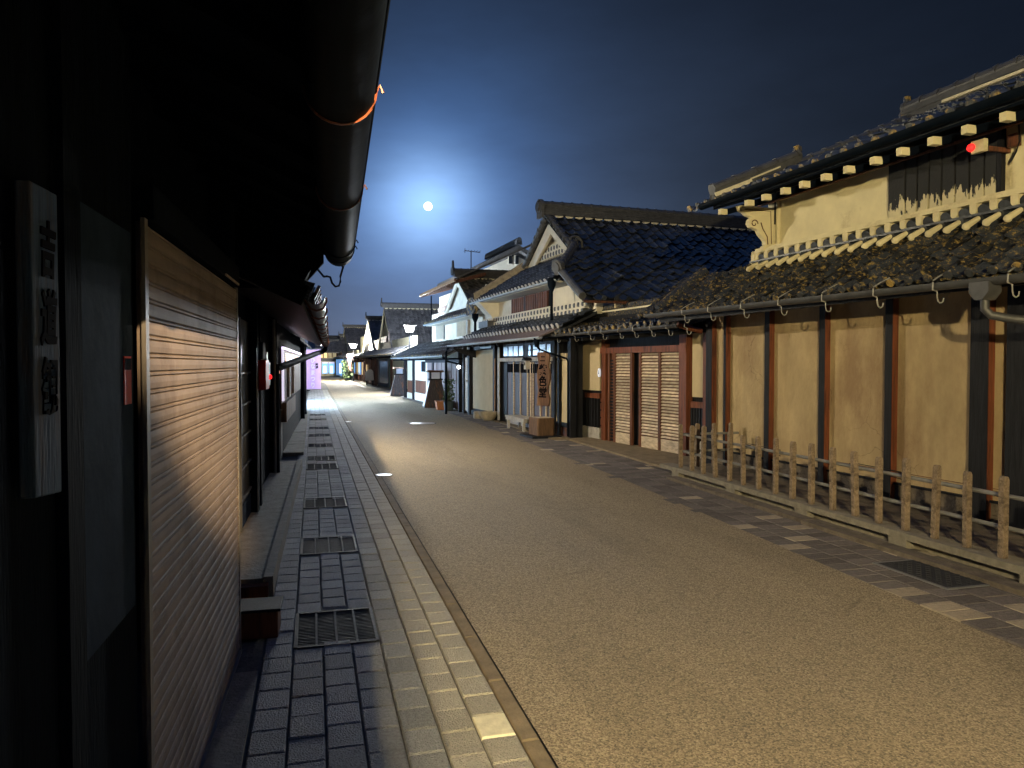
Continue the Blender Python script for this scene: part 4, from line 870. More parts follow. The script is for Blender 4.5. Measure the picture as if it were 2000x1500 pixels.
b_(MB().box(-.03, -.001, DY(739), DY(720), .1, 1.9), 'board_wall', 'rbrown'); b_(MB().box(-.05, .0, DY(762), DY(741), 1.95, 2.2), 'transom_window', 'glass')
b_(MB().box(.07, .12, 3.4, 6.3, 3.0, 3.4).box(.05, .1, 2.0, 2.4, 3, 3.6), 'gable_window', 'board2')
FE_ = Frame(4.4, 58, -2)
def gh(F, pa, pl, xg, y0, y1, xe, ze, nm, lb, wallm, **k):
    a = F.onx(*pa, xg); f = F.onx(*pl, xg); half = abs(f.y - a.y); return gable_house(F, nm, lb, a.y, a.z, f.z, half, xg, y0, y1, xe, ze, xg - .1, ze + .5, wallm, **k)
H, b_, o = gh(FE_, (718, 626), (711, 671), .4, -3.2, 6.5, -.7, 2.15, 'cream_gable_house', 'narrow house with a pale cream gable beyond the tall gable house', 'cream', deep=8, ext=6)
for k in range(7): b_(MB().box(-.1, .01, -3 + k * 1.4, -2.7 + k * 1.4, 0, 2), 'post', 'rbrown')
b_(MB().box(-.02, -.003, -2.6, 5.5, .1, 1.8), 'shop_front', 'rbrown'); [b_(MB().box(-.06, -.03, y, y + .7, .8, 1.5), 'lit_pane', 'warmpane') for y in (-2.2, -.9, .5, 2.1, 3.4)]
FG = Frame(4.2, 70, -2)
H, b_, o = gh(FG, (672, 640), (668, 672), .8, -4, 9, -.7, 2.2, 'brown_roof_house', 'brown tiled house behind the second lit street lamp', 'cream', deep=14, ext=7.5)
for k in range(8): b_(MB().box(-.1, .01, -3.6 + k * 1.5, -3.3 + k * 1.5, 0, 2), 'post', 'rbrown')
b_(MB().box(.7, .75, -3.5, 3.5, 2.9, 3.9), 'lit_upper_window', 'warmpane'); b_(MB().box(-.03, -.002, -3, 7.5, .1, 1.9), 'shop_front', 'blackwall'); [b_(MB().box(-.07, -.031, y, y + 1.1, .6, 1.7), 'lit_pane', m_) for y, m_ in ((-2.7, 'warmpane'), (-1.2, 'shopblue'), (.4, 'shopwhite'), (2.2, 'warmpane'), (4.6, 'shopblue'))]
FH = Frame(3.6, 84, -3)
H, b_, o = gh(FH, (664, 658), (661, 690), .8, -2, 9, -.7, 2.3, 'far_gable_house', 'small far gable house with a bluish lit shop front', 'cream', deep=9, ext=5)
b_(MB().box(-.5, -.45, -1.8, 8, .25, 2.1), 'shop_window', 'shopblue'); m = MB(); [m.box(-.56, -.5, -1.8 + k * 1.6, -1.65 + k * 1.6, .2, 2.2) for k in range(7)]; b_(m, 'window_posts', 'steel'); b_(MB().box(-.58, -.54, 1, 3, .5, 1.6), 'display', 'shopwhite')
FI = Frame(0, 97, 0)
def PX(u, v, y): p = W.ony(u, v, y); return p
EH = thing('corner_shop', 'low shop with bright blue white windows closing the far end of the street', 'shop', (0, 98, 0))
xa_, xb_ = PX(622, 710, 98).x, PX(657, 710, 98).x; z1 = PX(640, 702, 98).z; z2 = PX(640, 688, 98).z; z3 = PX(640, 672, 98).z
MB().box(xa_, xb_, 0, 4, 0, z2 + .3).build('wall', 'cream', EH)
for ua, ub in ((629, 640), (642, 653)): w = MB().box(PX(ua, 710, 98).x, PX(ub, 710, 98).x, -.08, -.01, .35, z1 - .4).build('shop_window', 'shopblue', EH); MB().box(PX(ua + 3, 710, 98).x, PX(ub - 3, 710, 98).x, -.14, -.09, .4, 1.3).build('display', 'shopwhite', w); MB().box(PX(ua, 710, 98).x, PX(ub, 710, 98).x, -.14, -.085, z1 - .5, z1 - .35).build('light_tube', 'tube', w)
MB().box(xa_ - .3, xb_ + .3, -1.2, .1, z1 - .2, z1 + .15).build('canopy', 'tile_far', EH)
MB().box(xa_, xb_ - 1, -.05, -.01, z1 + .2, z2).build('upper_window', 'warmpane', EH); m = MB(); [m.box(xa_ + k * .55, xa_ + k * .55 + .12, -.12, -.05, z1 + .2, z2) for k in range(6)]; m.build('upper_posts', 'rbrown', EH)
m = MB().tiles((xa_ - .4, -.6, z2 + .1), (1, 0, 0), (0, 4.2, z3 - z2 + .4), 16, 8, .3, .6, caps=False); m.mi = 0; m.prism([(-.6, z2), (3.8, z3 + .4), (3.8, z3 + .3), (-.6, z2 - .1)], 'x', xa_ - .4, xb_ + .4); R = m.build('roof', 'tile_far', EH); MB().ridge((xa_ - .4, 3.7, z3 + .4), (xb_ + .4, 3.7, z3 + .4), .4, 3, .08, .12).build('roof_ridge', 'ridge', R)
EH = thing('far_house', 'dark far house with a hipped roof rising above the corner shop', 'house', (0, 112, 0)); xa_, xb_ = PX(610, 700, 112).x, PX(668, 700, 112).x; z1, z2 = PX(640, 682, 112).z, PX(640, 660, 112).z
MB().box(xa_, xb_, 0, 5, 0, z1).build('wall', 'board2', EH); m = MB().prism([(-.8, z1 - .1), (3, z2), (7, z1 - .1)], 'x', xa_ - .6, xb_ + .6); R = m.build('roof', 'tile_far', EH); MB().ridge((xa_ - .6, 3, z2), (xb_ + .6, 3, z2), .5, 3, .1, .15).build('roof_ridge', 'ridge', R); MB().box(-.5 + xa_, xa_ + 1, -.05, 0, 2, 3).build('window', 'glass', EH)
# street furniture far away
def nobori(u, v0, v1, v2, wpx, lb, mt, y, text=None, blk=None):
    p = W.ony(u, v2, y); t = thing('banner', lb, 'banner', (p.x, y, 0)); za_, zb_ = W.ony(u, v0, y).z, W.ony(u, v1, y).z; hw = W.ony(u + wpx / 2, v1, y).x - p.x
    m = MB(); n = 8
    for k in range(n):
        f0, f1 = k / n, (k + 1) / n; x0, x1 = -hw + 2 * hw * f0, -hw + 2 * hw * f1; d0, d1 = .02 * math.sin(f0 * 7), .02 * math.sin(f1 * 7)
        m.add([(x0, d0, zb_), (x1, d1, zb_), (x1, d1, za_), (x0, d0, za_), (x0, d0 + .004, zb_), (x1, d1 + .004, zb_), (x1, d1 + .004, za_), (x0, d0 + .004, za_)], MB.HEX)
    m.build('cloth', mt, t, smooth=True); MB().tube([(-hw - .03, .01, 0), (-hw - .03, .01, za_ + .15)], .018, 6).tube([(-hw - .05, .01, za_ + .03), (hw, .01, za_ + .03)], .012, 6).build('pole', 'palegutter', t); MB().lathe([(.2, 0), (.2, .06), (.05, .1)], -hw, .01, 10).build('foot', 'blackmetal', t)
    if text: lettering('banner_text', text, (za_ - zb_) * .15, 'paper', t, (-.05, -.03, zb_ + (za_ - zb_) * .80), '-y', 1.05, .02, 0, .8)
    if blk: lettering('banner_small_text', blk, (za_ - zb_) * .075, 'ink', t, (hw * .42, -.03, zb_ + (za_ - zb_) * .66), '-y', 1.0, .03)
nobori(613, 683, 760, 762, 28, 'pale violet vertical banner with white characters beside the left house', 'violet', 44.5, 'ひなまつり', '美濃')
p = W.ony(683, 712, 69); t = thing('shop_banner', 'faded red pennant hanging above the far right shop fronts', 'banner', (p.x, 69, 0)); a, b = W.ony(677, 692, 69), W.ony(688, 692, 69); c = W.ony(683, 725, 69)
MB().prism([(a.x - p.x, a.z), (b.x - p.x, a.z), (b.x - p.x - .1, (a.z + c.z) / 2), (.12, c.z), (-.05, c.z + .2), (a.x - p.x + .15, (a.z + c.z) / 2)], 'y', -.01, .01).build('cloth', 'redcloth', t); MB().tube([(-.25, .02, 0), (-.25, .02, a.z + .1)], .02, 6).tube([(-.3, .02, a.z + .02), (b.x - p.x, .02, a.z + .02)], .014, 6).build('pole', 'blackmetal', t)
a, b = W.onz(687, 747, 0), W.onz(704, 748, 0); t = thing('planter_fence', 'low reddish slatted barrier in front of the far right shops', 'barrier', (a.x, a.y, 0)); dxx, dyy = b.x - a.x, b.y - a.y
m = MB(); [m.beam((dxx * k / 9, dyy * k / 9, .02), (dxx * k / 9, dyy * k / 9, .78), .16 * abs(dyy) / 3 + .1, .04) for k in range(10)]; m.build('slats', 'terracotta', t); MB().beam((0, 0, .8), (dxx, dyy, .8), .06, .06).beam((0, 0, .1), (dxx, dyy, .1), .06, .06).build('rail', 'rbrown', t)
for (u, v, lb, mt) in ((722, 752, 'white sheeted stand on the pavement by the brown shop posts', 'paper'), (679, 744, 'dark shrub pot at the edge of the far road', 'leaf')):
    p = W.onz(u, v, 0); t = thing('covered_stand' if mt == 'paper' else 'pavement_shrub', lb, 'stand' if mt == 'paper' else 'shrub', (p.x, p.y, 0)); m = MB()
    if mt == 'paper':
        m.prism([(-.3, .35), (.3, .35), (.26, 1.0), (.1, 1.15), (-.12, 1.12), (-.28, .95)], 'y', -.3, .3); m.build('cloth', mt, t, bevel=.04); m = MB(); [m.box(sx * .22 - .03, sx * .22 + .03, sy * .22 - .03, sy * .22 + .03, 0, .36) for sx in (-1, 1) for sy in (-1, 1)]; m.build('legs_frame', 'dark', t)
    else:
        for k in range(500):
            a = random.random() * 2 * PI; r = random.random() ** .5 * (.55); z = .25 + random.random() * 1.6; cc = Vector((r * math.cos(a), r * math.sin(a), z)); d = Vector((random.gauss(0, 1), random.gauss(0, 1), random.gauss(0, 1))).normalized() * .13; e = d.orthogonal().normalized() * .06; m.face(cc - d, cc + e, cc + d, cc - e)
        m.build('foliage', mt, t); MB().lathe([(.25, 0), (.32, .35), (.001, .34)], 0, 0, 10).build('pot', 'greenpot', t)
E_P, E_M, E_C, E_D, E_Q = 12800, 2000, 13000, 30000, 4500
# ================================================================== left side: shuttered house under whose eave we stand
HL = fthing('shuttered_house', 'dark house on the left with a closed steel roller shutter under a low eave', 'house', LF)
ys0, ys1 = LF.y(283, 0, 700), LF.y(462, 0, 700)
prof = []; z = .02; p_ = .052
while z < 1.93:
    prof += [(.0, z), (.004, z + .004), (.0055, z + .02), (.004, z + .037), (-.002, z + .039), (.004, z + .0425), (.004, z + .0475), (-.002, z + .0515)]; z += p_
sh = MB().prism([(-.02, .02)] + prof + [(-.02, 1.95)], 'y', ys0, ys1); SH = sh.build('roller_shutter', 'shutter', HL)
MB().box(-.02, .014, ys0, ys1, .0, .02).build('bottom_bar', 'steel', SH)
for y in (ys0, ys1): MB().box(-.004, .008, y - .018, y + .018, 0, 1.955).build('shutter_rail', 'steel', HL)
MB().box(-.12, .022, ys0 + .022, ys1 - .022, 1.955, 2.06).build('shutter_box', 'blackwall', HL, bevel=.004)
MB().box(.023, .03, ys1 - .55, ys1 - .1, 1.957, 1.966).build('box_trim', 'slat', HL)
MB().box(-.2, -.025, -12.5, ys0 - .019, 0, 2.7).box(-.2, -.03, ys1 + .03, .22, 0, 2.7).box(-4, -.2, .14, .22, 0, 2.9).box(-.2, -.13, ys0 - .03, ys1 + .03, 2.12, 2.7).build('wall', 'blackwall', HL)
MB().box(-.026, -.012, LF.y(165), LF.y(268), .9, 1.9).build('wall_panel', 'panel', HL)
MB().box(-.024, .0, LF.y(150) - .06, LF.y(162), 0, 2.3).build('post', 'blackwall', HL)
MB().box(-.024, .03, -3.5, -3.2, 0, 2.3).build('post', 'blackwall', HL)
t = fthing('notice_plate', 'small dim red plate on the wall beside the near edge of the shutter', 'plate', LF); t.location = LF.w(-.012, LF.y(258), 1.52)
MB().box(-.003, .003, -.035, .03, -.075, .05).build('plate', 'redplastic', t); MB().box(.003, .004, -.03, .025, .015, .045).build('plate_stripe', 'panel', t)
# the eave over the camera
ye = .78; GXc, GZc, GR_ = .535, 2.22, .083; g_end = .42
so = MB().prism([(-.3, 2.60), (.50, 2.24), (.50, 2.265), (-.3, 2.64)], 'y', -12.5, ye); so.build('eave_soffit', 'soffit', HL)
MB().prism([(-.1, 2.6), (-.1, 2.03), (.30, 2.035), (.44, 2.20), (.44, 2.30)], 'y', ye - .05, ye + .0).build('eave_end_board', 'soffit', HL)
V = Vector((-.8, 0, .37)); m = MB().tiles((.45, -12.5, 2.30), (0, 1, 0), V, 49, 4, .268, V.length / 4, jit=.005, caps=False); LRo = m.build('roof', ['tile', 'cap'], HL)
MB().prism([(-.33, 2.68), (-3.5, 4.0), (-3.5, 3.9), (-.33, 2.6)], 'y', -12.5, ye).build('upper_roof', 'tile', HL)
rr = MB().beam((-.25, 0, 2.555), (.48, 0, 2.23), .04, .05).build('rafter', 'soffit', HL, loc=(0, .5, 0))
for k in range(1, 30): rep(rr, HL, (0, .5 - k * .42, 0))
m = MB().gutter_y(GXc, GZc, GR_, -12.5, g_end, n=14); m.prism([(GXc + GR_ * math.cos(PI + PI * k / 14), GZc + GR_ * math.sin(PI + PI * k / 14)) for k in range(15)], 'y', g_end - .005, g_end)
m.tube([(GXc + GR_, -12.5, GZc), (GXc + GR_, g_end, GZc)], .006, 6); GL = m.build('gutter', 'gutter', HL, smooth=True)
def strap(y, mt, nm='gutter_strap'):
    m = MB(); pr = [(GXc + (GR_ + .0035) * math.cos(PI + PI * k / 12), GZc + (GR_ + .0025) * math.sin(PI + PI * k / 12)) for k in range(13)]; m.tube([(x, y, z) for x, z in pr], .0032, 6); m.tube([(GXc + GR_ + .003, y, GZc), (GXc + GR_ + .012, y, GZc + .015), (GXc + GR_ + .02, y, GZc - .002)], .004, 6); return m.build(nm, mt, GL, smooth=True)
for u, v in ((720, 178), (697, 368)): y = LF.hit(u, v, (0, 0, 1), GZc).y; print('strap', y); strap(y, 'copper')
for y in (.02, .24): strap(y, 'gutter')
for k in range(8): strap(-3.0 - k * .4, 'copper')
hx = LF.ony(655, 556, .5); m = MB().tube([(.40, .76, 2.16), (hx.x - .07, .62, hx.z + .06), (hx.x - .05, .5, hx.z + .05), (hx.x - .03, .5, hx.z + .045), (hx.x - .02, .5, hx.z + .01), (hx.x, .5, hx.z - .012), (hx.x + .022, .5, hx.z - .006), (hx.x + .03, .5, hx.z + .02), (hx.x + .03, .5, hx.z + .05), (GXc + .03, .45, GZc - GR_ + .02), (GXc + .02, .40, GZc - GR_ - .002)], .0065, 8); m.build('end_hook', 'blackmetal', GL, smooth=True)
# name board
nb0, nb1 = LF.y(66, .03), LF.y(118, .03); zt_ = LF.z(88, 366, .03); zb_ = LF.z(95, 962, .03)
t = fthing('name_board', 'tall weathered name board with brushed characters on the dark wall left of the shutter', 'sign', LF); t.location = LF.w(.0, (nb0 + nb1) / 2, zb_); hw = (nb1 - nb0) / 2; H = zt_ - zb_
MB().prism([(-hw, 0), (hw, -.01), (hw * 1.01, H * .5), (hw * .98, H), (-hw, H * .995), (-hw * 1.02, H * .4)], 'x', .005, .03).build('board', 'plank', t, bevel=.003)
lettering('brush_characters', '吉道観', H * .19, 'ink', t, (.0315, .004, H * .88), '+x', 1.18, .03, .1, .72)
# small box at the foot of the shutter end
p = W.onz(515, 1250, 0); t = thing('wooden_box', 'small dark brown wooden box on the ground at the end of the shutter', 'box', (p.x - .03, p.y + .12, 0), -.03)
MB().box(-.13, .11, -.1, .12, .0, .15).build('box_body', 'rbrown', t, bevel=.006); MB().box(-.145, .125, -.11, .13, .151, .168).build('box_lid', 'dark', t, bevel=.004)

# ================================================================== second house on the left
L2 = Frame(-.65, 4.4, 1.2); H2 = fthing('lattice_house', 'dark timber house on the left with a small lit display window', 'house', L2)
def LY(u, x=0, v=740): return L2.y(u, x, v)
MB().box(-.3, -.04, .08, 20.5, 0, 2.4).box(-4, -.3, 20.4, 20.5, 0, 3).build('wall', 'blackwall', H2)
y0, y1 = LY(469), LY(499); dd = MB().box(-.035, -.02, y0, y1, .1, 1.95).build('lattice_door', 'blackmetal', H2)
m = MB(); [m.box(-.02, .0, y0, y1, z, z + .018) for z in (.35, .62, .9, 1.18, 1.46)]; m.box(-.02, .005, y0, y0 + .03, .1, 1.95).box(-.02, .005, y1 - .05, y1, .1, 1.95); m.build('door_bars', 'steel', dd)
MB().box(-.035, -.01, y0 - .4, y1, .09, .3).build('base_panel', 'panel', H2)
for u in (502, 508, 540, 598, 594): y = LY(u, .05); MB().box(-.04, .06, y - .07, y + .07, 0, 2.2).build('post', 'blackwall', H2)
MB().box(.0605, .066, LY(502, .06) - .075, LY(502, .06) - .06, .1, 1.7).build('post_edge', 'steel', H2)
y = LY(598, .05); MB().box(.061, .068, y - .6, y - .55, .15, 1.95).build('post_edge', 'palegutter', H2)
# fittings
t = fthing('red_box', 'red wall box beside the lattice door of the dark timber house', 'box', L2); t.location = L2.w(-.04, LY(511, .06), 1.45)
MB().box(.06, .16, -.22, .22, -.16, .14).build('box_body', 'redplastic', t, bevel=.01); MB().box(.06, .13, -.15, .15, .15, .32).build('box_top', 'panel', t, bevel=.01)
p = L2.onx(526, 736, .08); t = fthing('intercom', 'black intercom with a glowing red light next to the red wall box', 'intercom', L2); t.location = L2.w(-.04, p.y, p.z)
MB().box(0, .12, -.16, .16, -.1, .16).build('case', 'blackmetal', t, bevel=.008); MB().sphere((0, 0, 0), .03).build('indicator', 'redled', t, loc=(.125, -.04, 0), smooth=True); MB().box(.0, .1, -.1, .1, .17, .28).build('cap', 'steel', t, bevel=.006)
for i in (0,):
    p = LY(535, .07); MB().tube([(.075, p, .2), (.075, p, 2.1)], .018, 8).build('conduit', 'steel', H2)
p = L2.onx(546, 722, .0); t = fthing('orange_plate', 'tiny orange plate on the post before the lit display window', 'plate', L2); t.location = L2.w(-.04, p.y, p.z); MB().box(0, .03, -.25, .25, -.06, .06).build('plate', 'poster', t); MB().box(.0305, .033, -.2, .2, -.01, .01).build('plate_line', 'ink', t)
y0, y1 = LY(552), LY(588)
DW = MB().box(-.035, -.015, y0, y1, .9, 1.82).build('display_window', 'rbrown', H2)
MB().box(-.014, .02, y0, y0 + .06, .95, 1.83).box(-.014, .02, y0, y1, 1.79, 1.83).build('light_tube', 'tube', DW)
t = fthing('poster', 'lit orange poster with white figures in the small display window', 'poster', L2); t.location = L2.w(-.012, (LY(559) + LY(585)) / 2, 1.655); hw = (LY(585) - LY(559)) / 2
MB().box(0, .004, -hw, hw, -.075, .085).build('sheet', 'poster', t); m = MB(); m.disc((.004, -.05 * hw, .02), (1, 0, 0), .03, .003, 12).box(.004, .007, -hw * .35, hw * .3, -.03, -.005).box(.004, .007, -hw * .7, hw * .6, -.06, -.052).box(.004, .007, -hw, hw, .076, .084); m.build('white_figures', 'shopwhite', t)
for u in (563, 572): y = LY(u); MB().box(-.014, .03, y - .12, y + .12, .95, 1.5).build('window_panel', 'slat', DW)
MB().box(-.04, .05, LY(553), LY(572), .6, .92).build('sill_shelf', 'signwood', H2)
# eave
e0 = L2.onx(613, 588, .65); xe, ze = .60, 1.99; V = Vector((-1.25, 0, .58))
m = MB().tiles((xe, .35, ze), (0, 1, 0), V, 42, 5, .268, V.length / 5, jit=.008, capr=.06); m.mi = 0; m.prism([(xe - .02, ze - .04), (xe - 1.25, ze + .54), (xe - 1.25, ze + .48), (xe - .02, ze - .08)], 'y', .3, 11.6)
R2 = m.build('roof', ['tile', 'signwood'], H2); MB().tube([(xe, .3, ze + .06), (xe - 1.25, .3, ze + .64)], .08, 10).beam((xe, .28, ze - .03), (xe - 1.25, .28, ze + .55), .1, .12).build('verge_tile', 'soffit', R2)
m = MB().gutter_y(.66, 1.97, .055, .4, 11.5); G2 = m.build('gutter', 'gutter2', H2, smooth=True)
hk2 = MB().tube([(.06, 0, .02), (.062, 0, -.01), (.04, 0, -.055), (0, 0, -.068), (-.04, 0, -.055), (-.075, 0, -.0), (-.13, 0, .02), (-.2, 0, .03)], .008, 6).build('gutter_hook', 'copper', G2, loc=(.66, .7, 1.97))
for k in range(1, 12): rep(hk2, G2, (.66, .7 + k * .95, 1.97))
a = L2.ony(629, 690, 11.2); b = L2.onx(538, 717, .04)
MB().tube([(.66, 11.3, 1.93), (.665, 11.25, 1.86), Vector(a) + Vector((0, .1, .03)), Vector(a) + Vector((-.08, -.3, -.0)), Vector(b) + Vector((.05, .2, 0)), b, (b.x, b.y - .03, b.z - .1), (b.x, b.y - .03, .1)], .05, 12).build('downpipe', 'gutter', H2, smooth=True)
MB().prism([(-.6, 2.55), (-3, 3.7), (-3, 3.6), (-.6, 2.45)], 'y', .3, 20.6).build('upper_roof', 'tile', H2)
m = MB().prism([(.15, 2.1), (-.5, 2.4), (-.5, 2.34), (.15, 2.04)], 'y', 11.6, 20.7); m.build('far_eave', 'soffit', H2)
# black utility box
t = thing('utility_box', 'waist high black box with a pale top edge by the left house', 'utility box', (-.62, 12.75, .05), -.02); MB().box(-.13, .11, -.2, .2, 0, .74).build('box_body', 'blackmetal', t, bevel=.006); MB().box(-.145, .125, -.215, .215, .741, .765).build('box_lid', 'conc', t, bevel=.004); m = MB(); [m.sphere((-.09, -.203, z), .012, 8, 5) for z in (.1, .2, .62)]; m.build('bolts', 'steel', t)

# ================================================================== lamps
def light(name, par, loc, energy, colr, r=.06, kind='POINT'):
    l = bpy.data.lights.new(name, kind); l.energy = energy; l.color = colr; l.shadow_soft_size = r
    o = bpy.data.objects.new(name, l); COL.objects.link(o); o.parent = par; o.location = loc; return o
def street_lamp(x, y, h, mt, energy, colr, lb, arm=(0, 0), rz=0, gl=.055, size=1.):
    t = thing('street_lamp', lb, 'street lamp', (x, y, 0), rz, 'street lamps along the street'); ax_, ay_ = arm
    MB().lathe([(.07, 0), (.07, .25), (.04, .3), (.034, h - .05)], 0, 0, 12).build('pole', 'blackmetal', t, smooth=True)
    b = MB().tube([(0, 0, h - .1), (ax_ * .5, ay_ * .5, h + .22), (ax_, ay_, h + .24), (ax_, ay_, h + .14)] if (ax_ or ay_) else [(0, 0, h - .1), (0, 0, h - .06)], .016, 8); b.build('bracket', 'blackmetal', t)
    s = .14 * size; m = MB().add([(ax_ - s * 1.35, ay_ - s * 1.35, h + .10), (ax_ + s * 1.35, ay_ - s * 1.35, h + .10), (ax_ + s * 1.35, ay_ + s * 1.35, h + .10), (ax_ - s * 1.35, ay_ + s * 1.35, h + .10), (ax_ - .03, ay_ - .03, h + .2), (ax_ + .03, ay_ - .03, h + .2), (ax_ + .03, ay_ + .03, h + .2), (ax_ - .03, ay_ + .03, h + .2)], MB.HEX); m.build('lamp_roof', 'blackmetal', t)
    m = MB()
    for sx in (-1, 1):
        for sy in (-1, 1): m.beam((ax_ + sx * s, ay_ + sy * s, h + .1), (ax_ + sx * s * .75, ay_ + sy * s * .75, h - .16), .012, .012)
    m.box(ax_ - s * .75, ax_ + s * .75, ay_ - s * .75, ay_ + s * .75, h - .175, h - .16) if not (ax_ or ay_) else None
    m.build('lamp_frame', 'blackmetal', t)
    if gl < .1: MB().sphere((0, 0, 0), gl, 14, 10).build('bulb', mt, t, loc=(ax_, ay_, h - .02), smooth=True)
    else: MB().add([(-s * .7, -s * .7, -.2), (s * .7, -s * .7, -.2), (s * .7, s * .7, -.2), (-s * .7, s * .7, -.2), (-s * .95, -s * .95, .1), (s * .95, -s * .95, .1), (s * .95, s * .95, .1), (-s * .95, s * .95, .1)], MB.HEX).build('lamp_glass', mt, t, loc=(ax_, ay_, h - .01))
    if energy: light('lamp_light', t, (ax_, ay_, h - .02), energy, colr, gl * 1.25 if gl < .1 else s * 1.5)
    return t
WARM = (1., .80, .42); WARM2 = (1., .86, .62); COOL = (.86, .93, 1.)
street_lamp(-.03, -2.6, 2.74, 'lampwarm', E_P, WARM, 'warm street lamp rising at the left eaves behind the camera', gl=.03)
t = thing('wall_lamp', 'warm wall lamp on a bracket above the eaves of the dark timber house', 'lamp', (-.35, 13.4, 3.4))
MB().add([(-.19, -.19, .1), (.19, -.19, .1), (.19, .19, .1), (-.19, .19, .1), (-.03, -.03, .2), (.03, -.03, .2), (.03, .03, .2), (-.03, .03, .2)], MB.HEX).build('lamp_roof', 'blackmetal', t)
MB().sphere((0, 0, 0), .03).build('bulb', 'lampwarm', t, smooth=True); MB().tube([(0, 0, .2), (-.2, 0, .3), (-.7, 0, .2), (-.8, 0, -.75)], .02, 8).build('bracket', 'blackmetal', t); lm = light('lamp_light', t, (0, 0, 0), E_M, WARM2, .045)
L3 = Frame(-1.15, 25.6, .5); H3 = fthing('lit_shop', 'left hand shop with a cool white lit window hidden past the dark timber house', 'shop', L3)
MB().box(-4, -.05, 0, 9, 0, 2.6).build('wall', 'blackwall', H3); sw = MB().box(-.04, -.01, .8, 7.5, .5, 2.0).build('shop_window', 'shopfront', H3)
m = MB(); [m.box(-.009, .03, .8 + k * 1.34 - .04, .8 + k * 1.34 + .04, .5, 2.05) for k in range(6)]; m.build('window_posts', 'dark', sw)
m = MB().tiles((.5, 0, 2.3), (0, 1, 0), (-1.2, 0, .6), 33, 4, .268, .33); m.mi = 0; m.prism([(.5, 2.26), (-4, 4.4), (-4, 4.3), (.5, 2.2)], 'y', 0, 9); m.build('roof', ['tile', 'cap'], H3)
lp = W.ony(800, 640, 37.2); street_lamp(lp.x, 37.2, lp.z, 'lampwhite', E_C, COOL, 'brilliant white street lamp between the white gable house and the tall gable house', gl=.23, size=1.7)
lp = W.ony(690, 675, 68); street_lamp(lp.x, 68, lp.z, 'lampwhite', E_D, (1, .96, .85), 'farther white street lamp in front of the brown tiled house', gl=.3, size=2.2)
t = thing('added_spot', 'unseen warm spotlight added on a thin pole behind the camera to light the shutter', 'spotlight', (1.15, -1.5, 0))  # added off-frame source, its narrow cone shaped to warm the shutter
MB().lathe([(.05, 0), (.05, .1), (.025, .12), (.022, 3.05)], 0, 0, 10).build('pole', 'blackmetal', t)
MB().tube([(.05, -.12, 3.18), (-.0, -.02, 3.12)], .06, 12).build('lamp_housing', 'blackmetal', t)
sp = light('spot_light', t, (-.04, .06, 3.07), E_Q, (1., .64, .29), .012, 'SPOT'); sp.data.spot_size = math.radians(14); sp.data.spot_blend = .9
tgt = LF.w(0, -.75, 1.42) - Vector((1.15 - .04, -1.5 + .06, 3.07)); sp.rotation_euler = tgt.to_track_quat('-Z', 'Y').to_euler()
lf = light('shop_glow', EH, (-1.5, -1.5, 1.6), 90, (.4, .65, 1.), .3)

# ================================================================== sky and moon
mdir = ray(836, 403).normalized()
mo = MB().sphere((0, 0, 0), 1).build('moon', 'moon', None, loc=tuple(EYEV + mdir * 1500), smooth=True); mo.scale = (8.2,) * 3
tag(mo, 'small bright full moon in the dark blue sky', 'moon')
w = bpy.data.worlds.new('World'); C.world = w; w.use_nodes = True; nt = w.node_tree; L = nt.links.new
bg = nt.nodes['Background']; tc = _n(nt, 'ShaderNodeTexCoord')
def VM(op, a, b=None):
    n = _n(nt, 'ShaderNodeVectorMath', operation=op); L(a, n.inputs[0])
    if b is not None:
        if isinstance(b, tuple): n.inputs[1].default_value = b
        else: L(b, n.inputs[1])
    return n
def MT(op, a, b=None):
    n = _n(nt, 'ShaderNodeMath', operation=op)
    for i, q in enumerate((a, b)):
        if q is None: continue
        if isinstance(q, (int, float)): n.inputs[i].default_value = q
        else: L(q, n.inputs[i])
    return n.outputs[0]
dirn = VM('NORMALIZE', tc.outputs['Generated']).outputs[0]
dot = VM('DOT_PRODUCT', dirn, tuple(mdir)).outputs['Value']
ang = MT('MULTIPLY', MT('ARCCOSINE', MT('MINIMUM', dot, .999999)), 180 / PI)
sep = _n(nt, 'ShaderNodeSeparateXYZ'); L(dirn, sep.inputs[0]); el = MT('MAXIMUM', MT('MULTIPLY', MT('ARCSINE', sep.outputs['Z']), 180 / PI), 0.)
def ex(x): return MT('POWER', 2.718282, x)
def sc(colr, f): n = _n(nt, 'ShaderNodeVectorMath', operation='SCALE'); n.inputs[0].default_value = colr; L(f, n.inputs['Scale']); return n.outputs[0]
g1 = ex(MT('MULTIPLY', MT('POWER', MT('DIVIDE', ang, 3.6), 2.), -1.)); g2 = ex(MT('DIVIDE', ang, -5.1)); g3 = ex(MT('ADD', MT('DIVIDE', el, -12.5), MT('DIVIDE', ang, -17.))); g4 = ex(MT('DIVIDE', ang, -26.))
s = VM('ADD', sc((.25, .35, .43), g1), sc((.06, .27, .80), g2)).outputs[0]
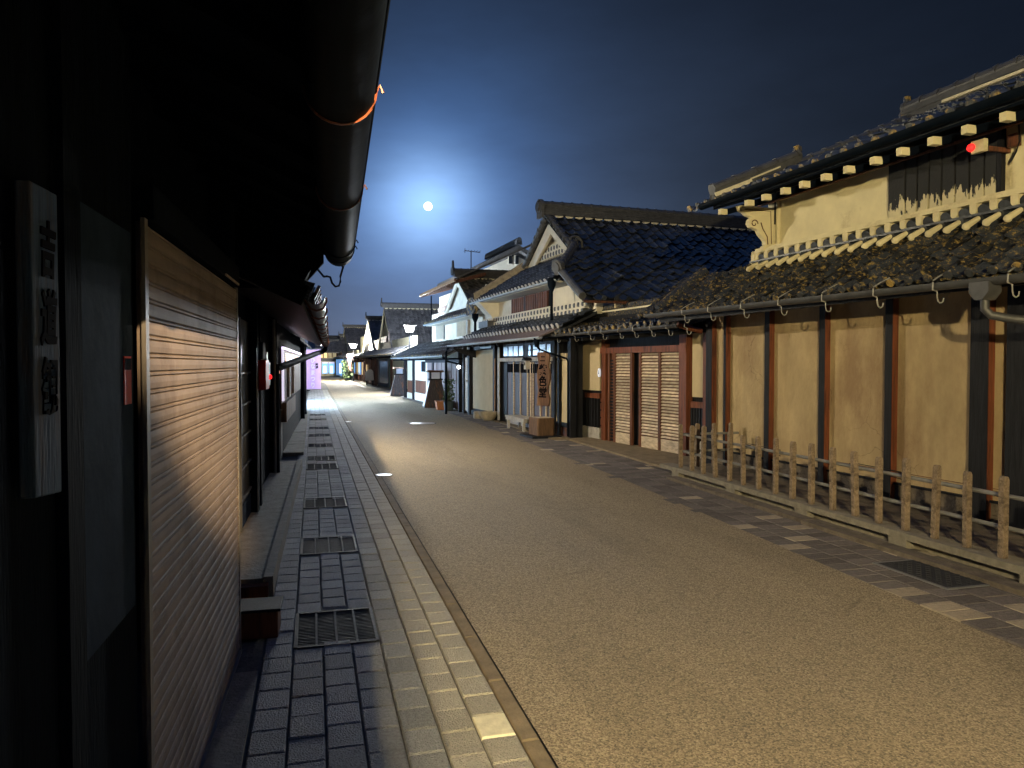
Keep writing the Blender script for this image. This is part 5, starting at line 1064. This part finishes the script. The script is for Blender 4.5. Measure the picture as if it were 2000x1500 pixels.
s = VM('ADD', s, sc((.165, .225, .33), g3)).outputs[0]; s = VM('ADD', s, sc((.0035, .0075, .019), g4)).outputs[0]; s = VM('ADD', s, (.0018, .0034, .0080)).outputs[0]
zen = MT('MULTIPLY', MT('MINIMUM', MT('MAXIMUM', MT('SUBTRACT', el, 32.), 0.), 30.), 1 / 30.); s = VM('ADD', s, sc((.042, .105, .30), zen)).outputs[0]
cn = _n(nt, 'ShaderNodeTexNoise'); cn.inputs['Scale'].default_value = 2.6; cn.inputs['Detail'].default_value = 5; cn.inputs['Roughness'].default_value = .6; L(VM('MULTIPLY', dirn, (1., 1., 3.)).outputs[0], cn.inputs['Vector'])
cm = _n(nt, 'ShaderNodeMapRange'); cm.inputs['From Min'].default_value = .3; cm.inputs['From Max'].default_value = .7; cm.inputs['To Min'].default_value = .80; cm.inputs['To Max'].default_value = 1.18; L(cn.outputs['Fac'], cm.inputs['Value'])
vs_ = _n(nt, 'ShaderNodeVectorMath', operation='SCALE'); L(s, vs_.inputs[0]); L(cm.outputs[0], vs_.inputs['Scale']); s = vs_.outputs[0]
sky = _n(nt, 'ShaderNodeTexSky'); sky.sky_type = 'NISHITA'; sky.sun_disc = False; sky.sun_elevation = math.asin(mdir.z); sky.sun_rotation = math.atan2(mdir.x, mdir.y)
sk = _n(nt, 'ShaderNodeVectorMath', operation='SCALE'); L(sky.outputs[0], sk.inputs[0]); sk.inputs['Scale'].default_value = .0006
s = VM('ADD', s, sk.outputs[0]).outputs[0]
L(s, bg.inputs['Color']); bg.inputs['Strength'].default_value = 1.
sl_ = bpy.data.lights.new('moonlight', 'SUN'); sl_.energy = .28; sl_.angle = math.radians(.5); sl_.color = (.35, .6, 1.); so_ = bpy.data.objects.new('moonlight', sl_); COL.objects.link(so_); so_.rotation_euler = (-mdir).to_track_quat('-Z', 'Y').to_euler()
vs = C.view_settings; vs.view_transform = 'Standard'; vs.look = 'None'; vs.gamma = 1; vs.exposure = 0; vs.use_curve_mapping = False
cy = C.cycles; cy.use_denoising = True; cy.max_bounces = 6; cy.diffuse_bounces = 3; cy.glossy_bounces = 3; cy.sample_clamp_indirect = 3; cy.use_light_tree = True
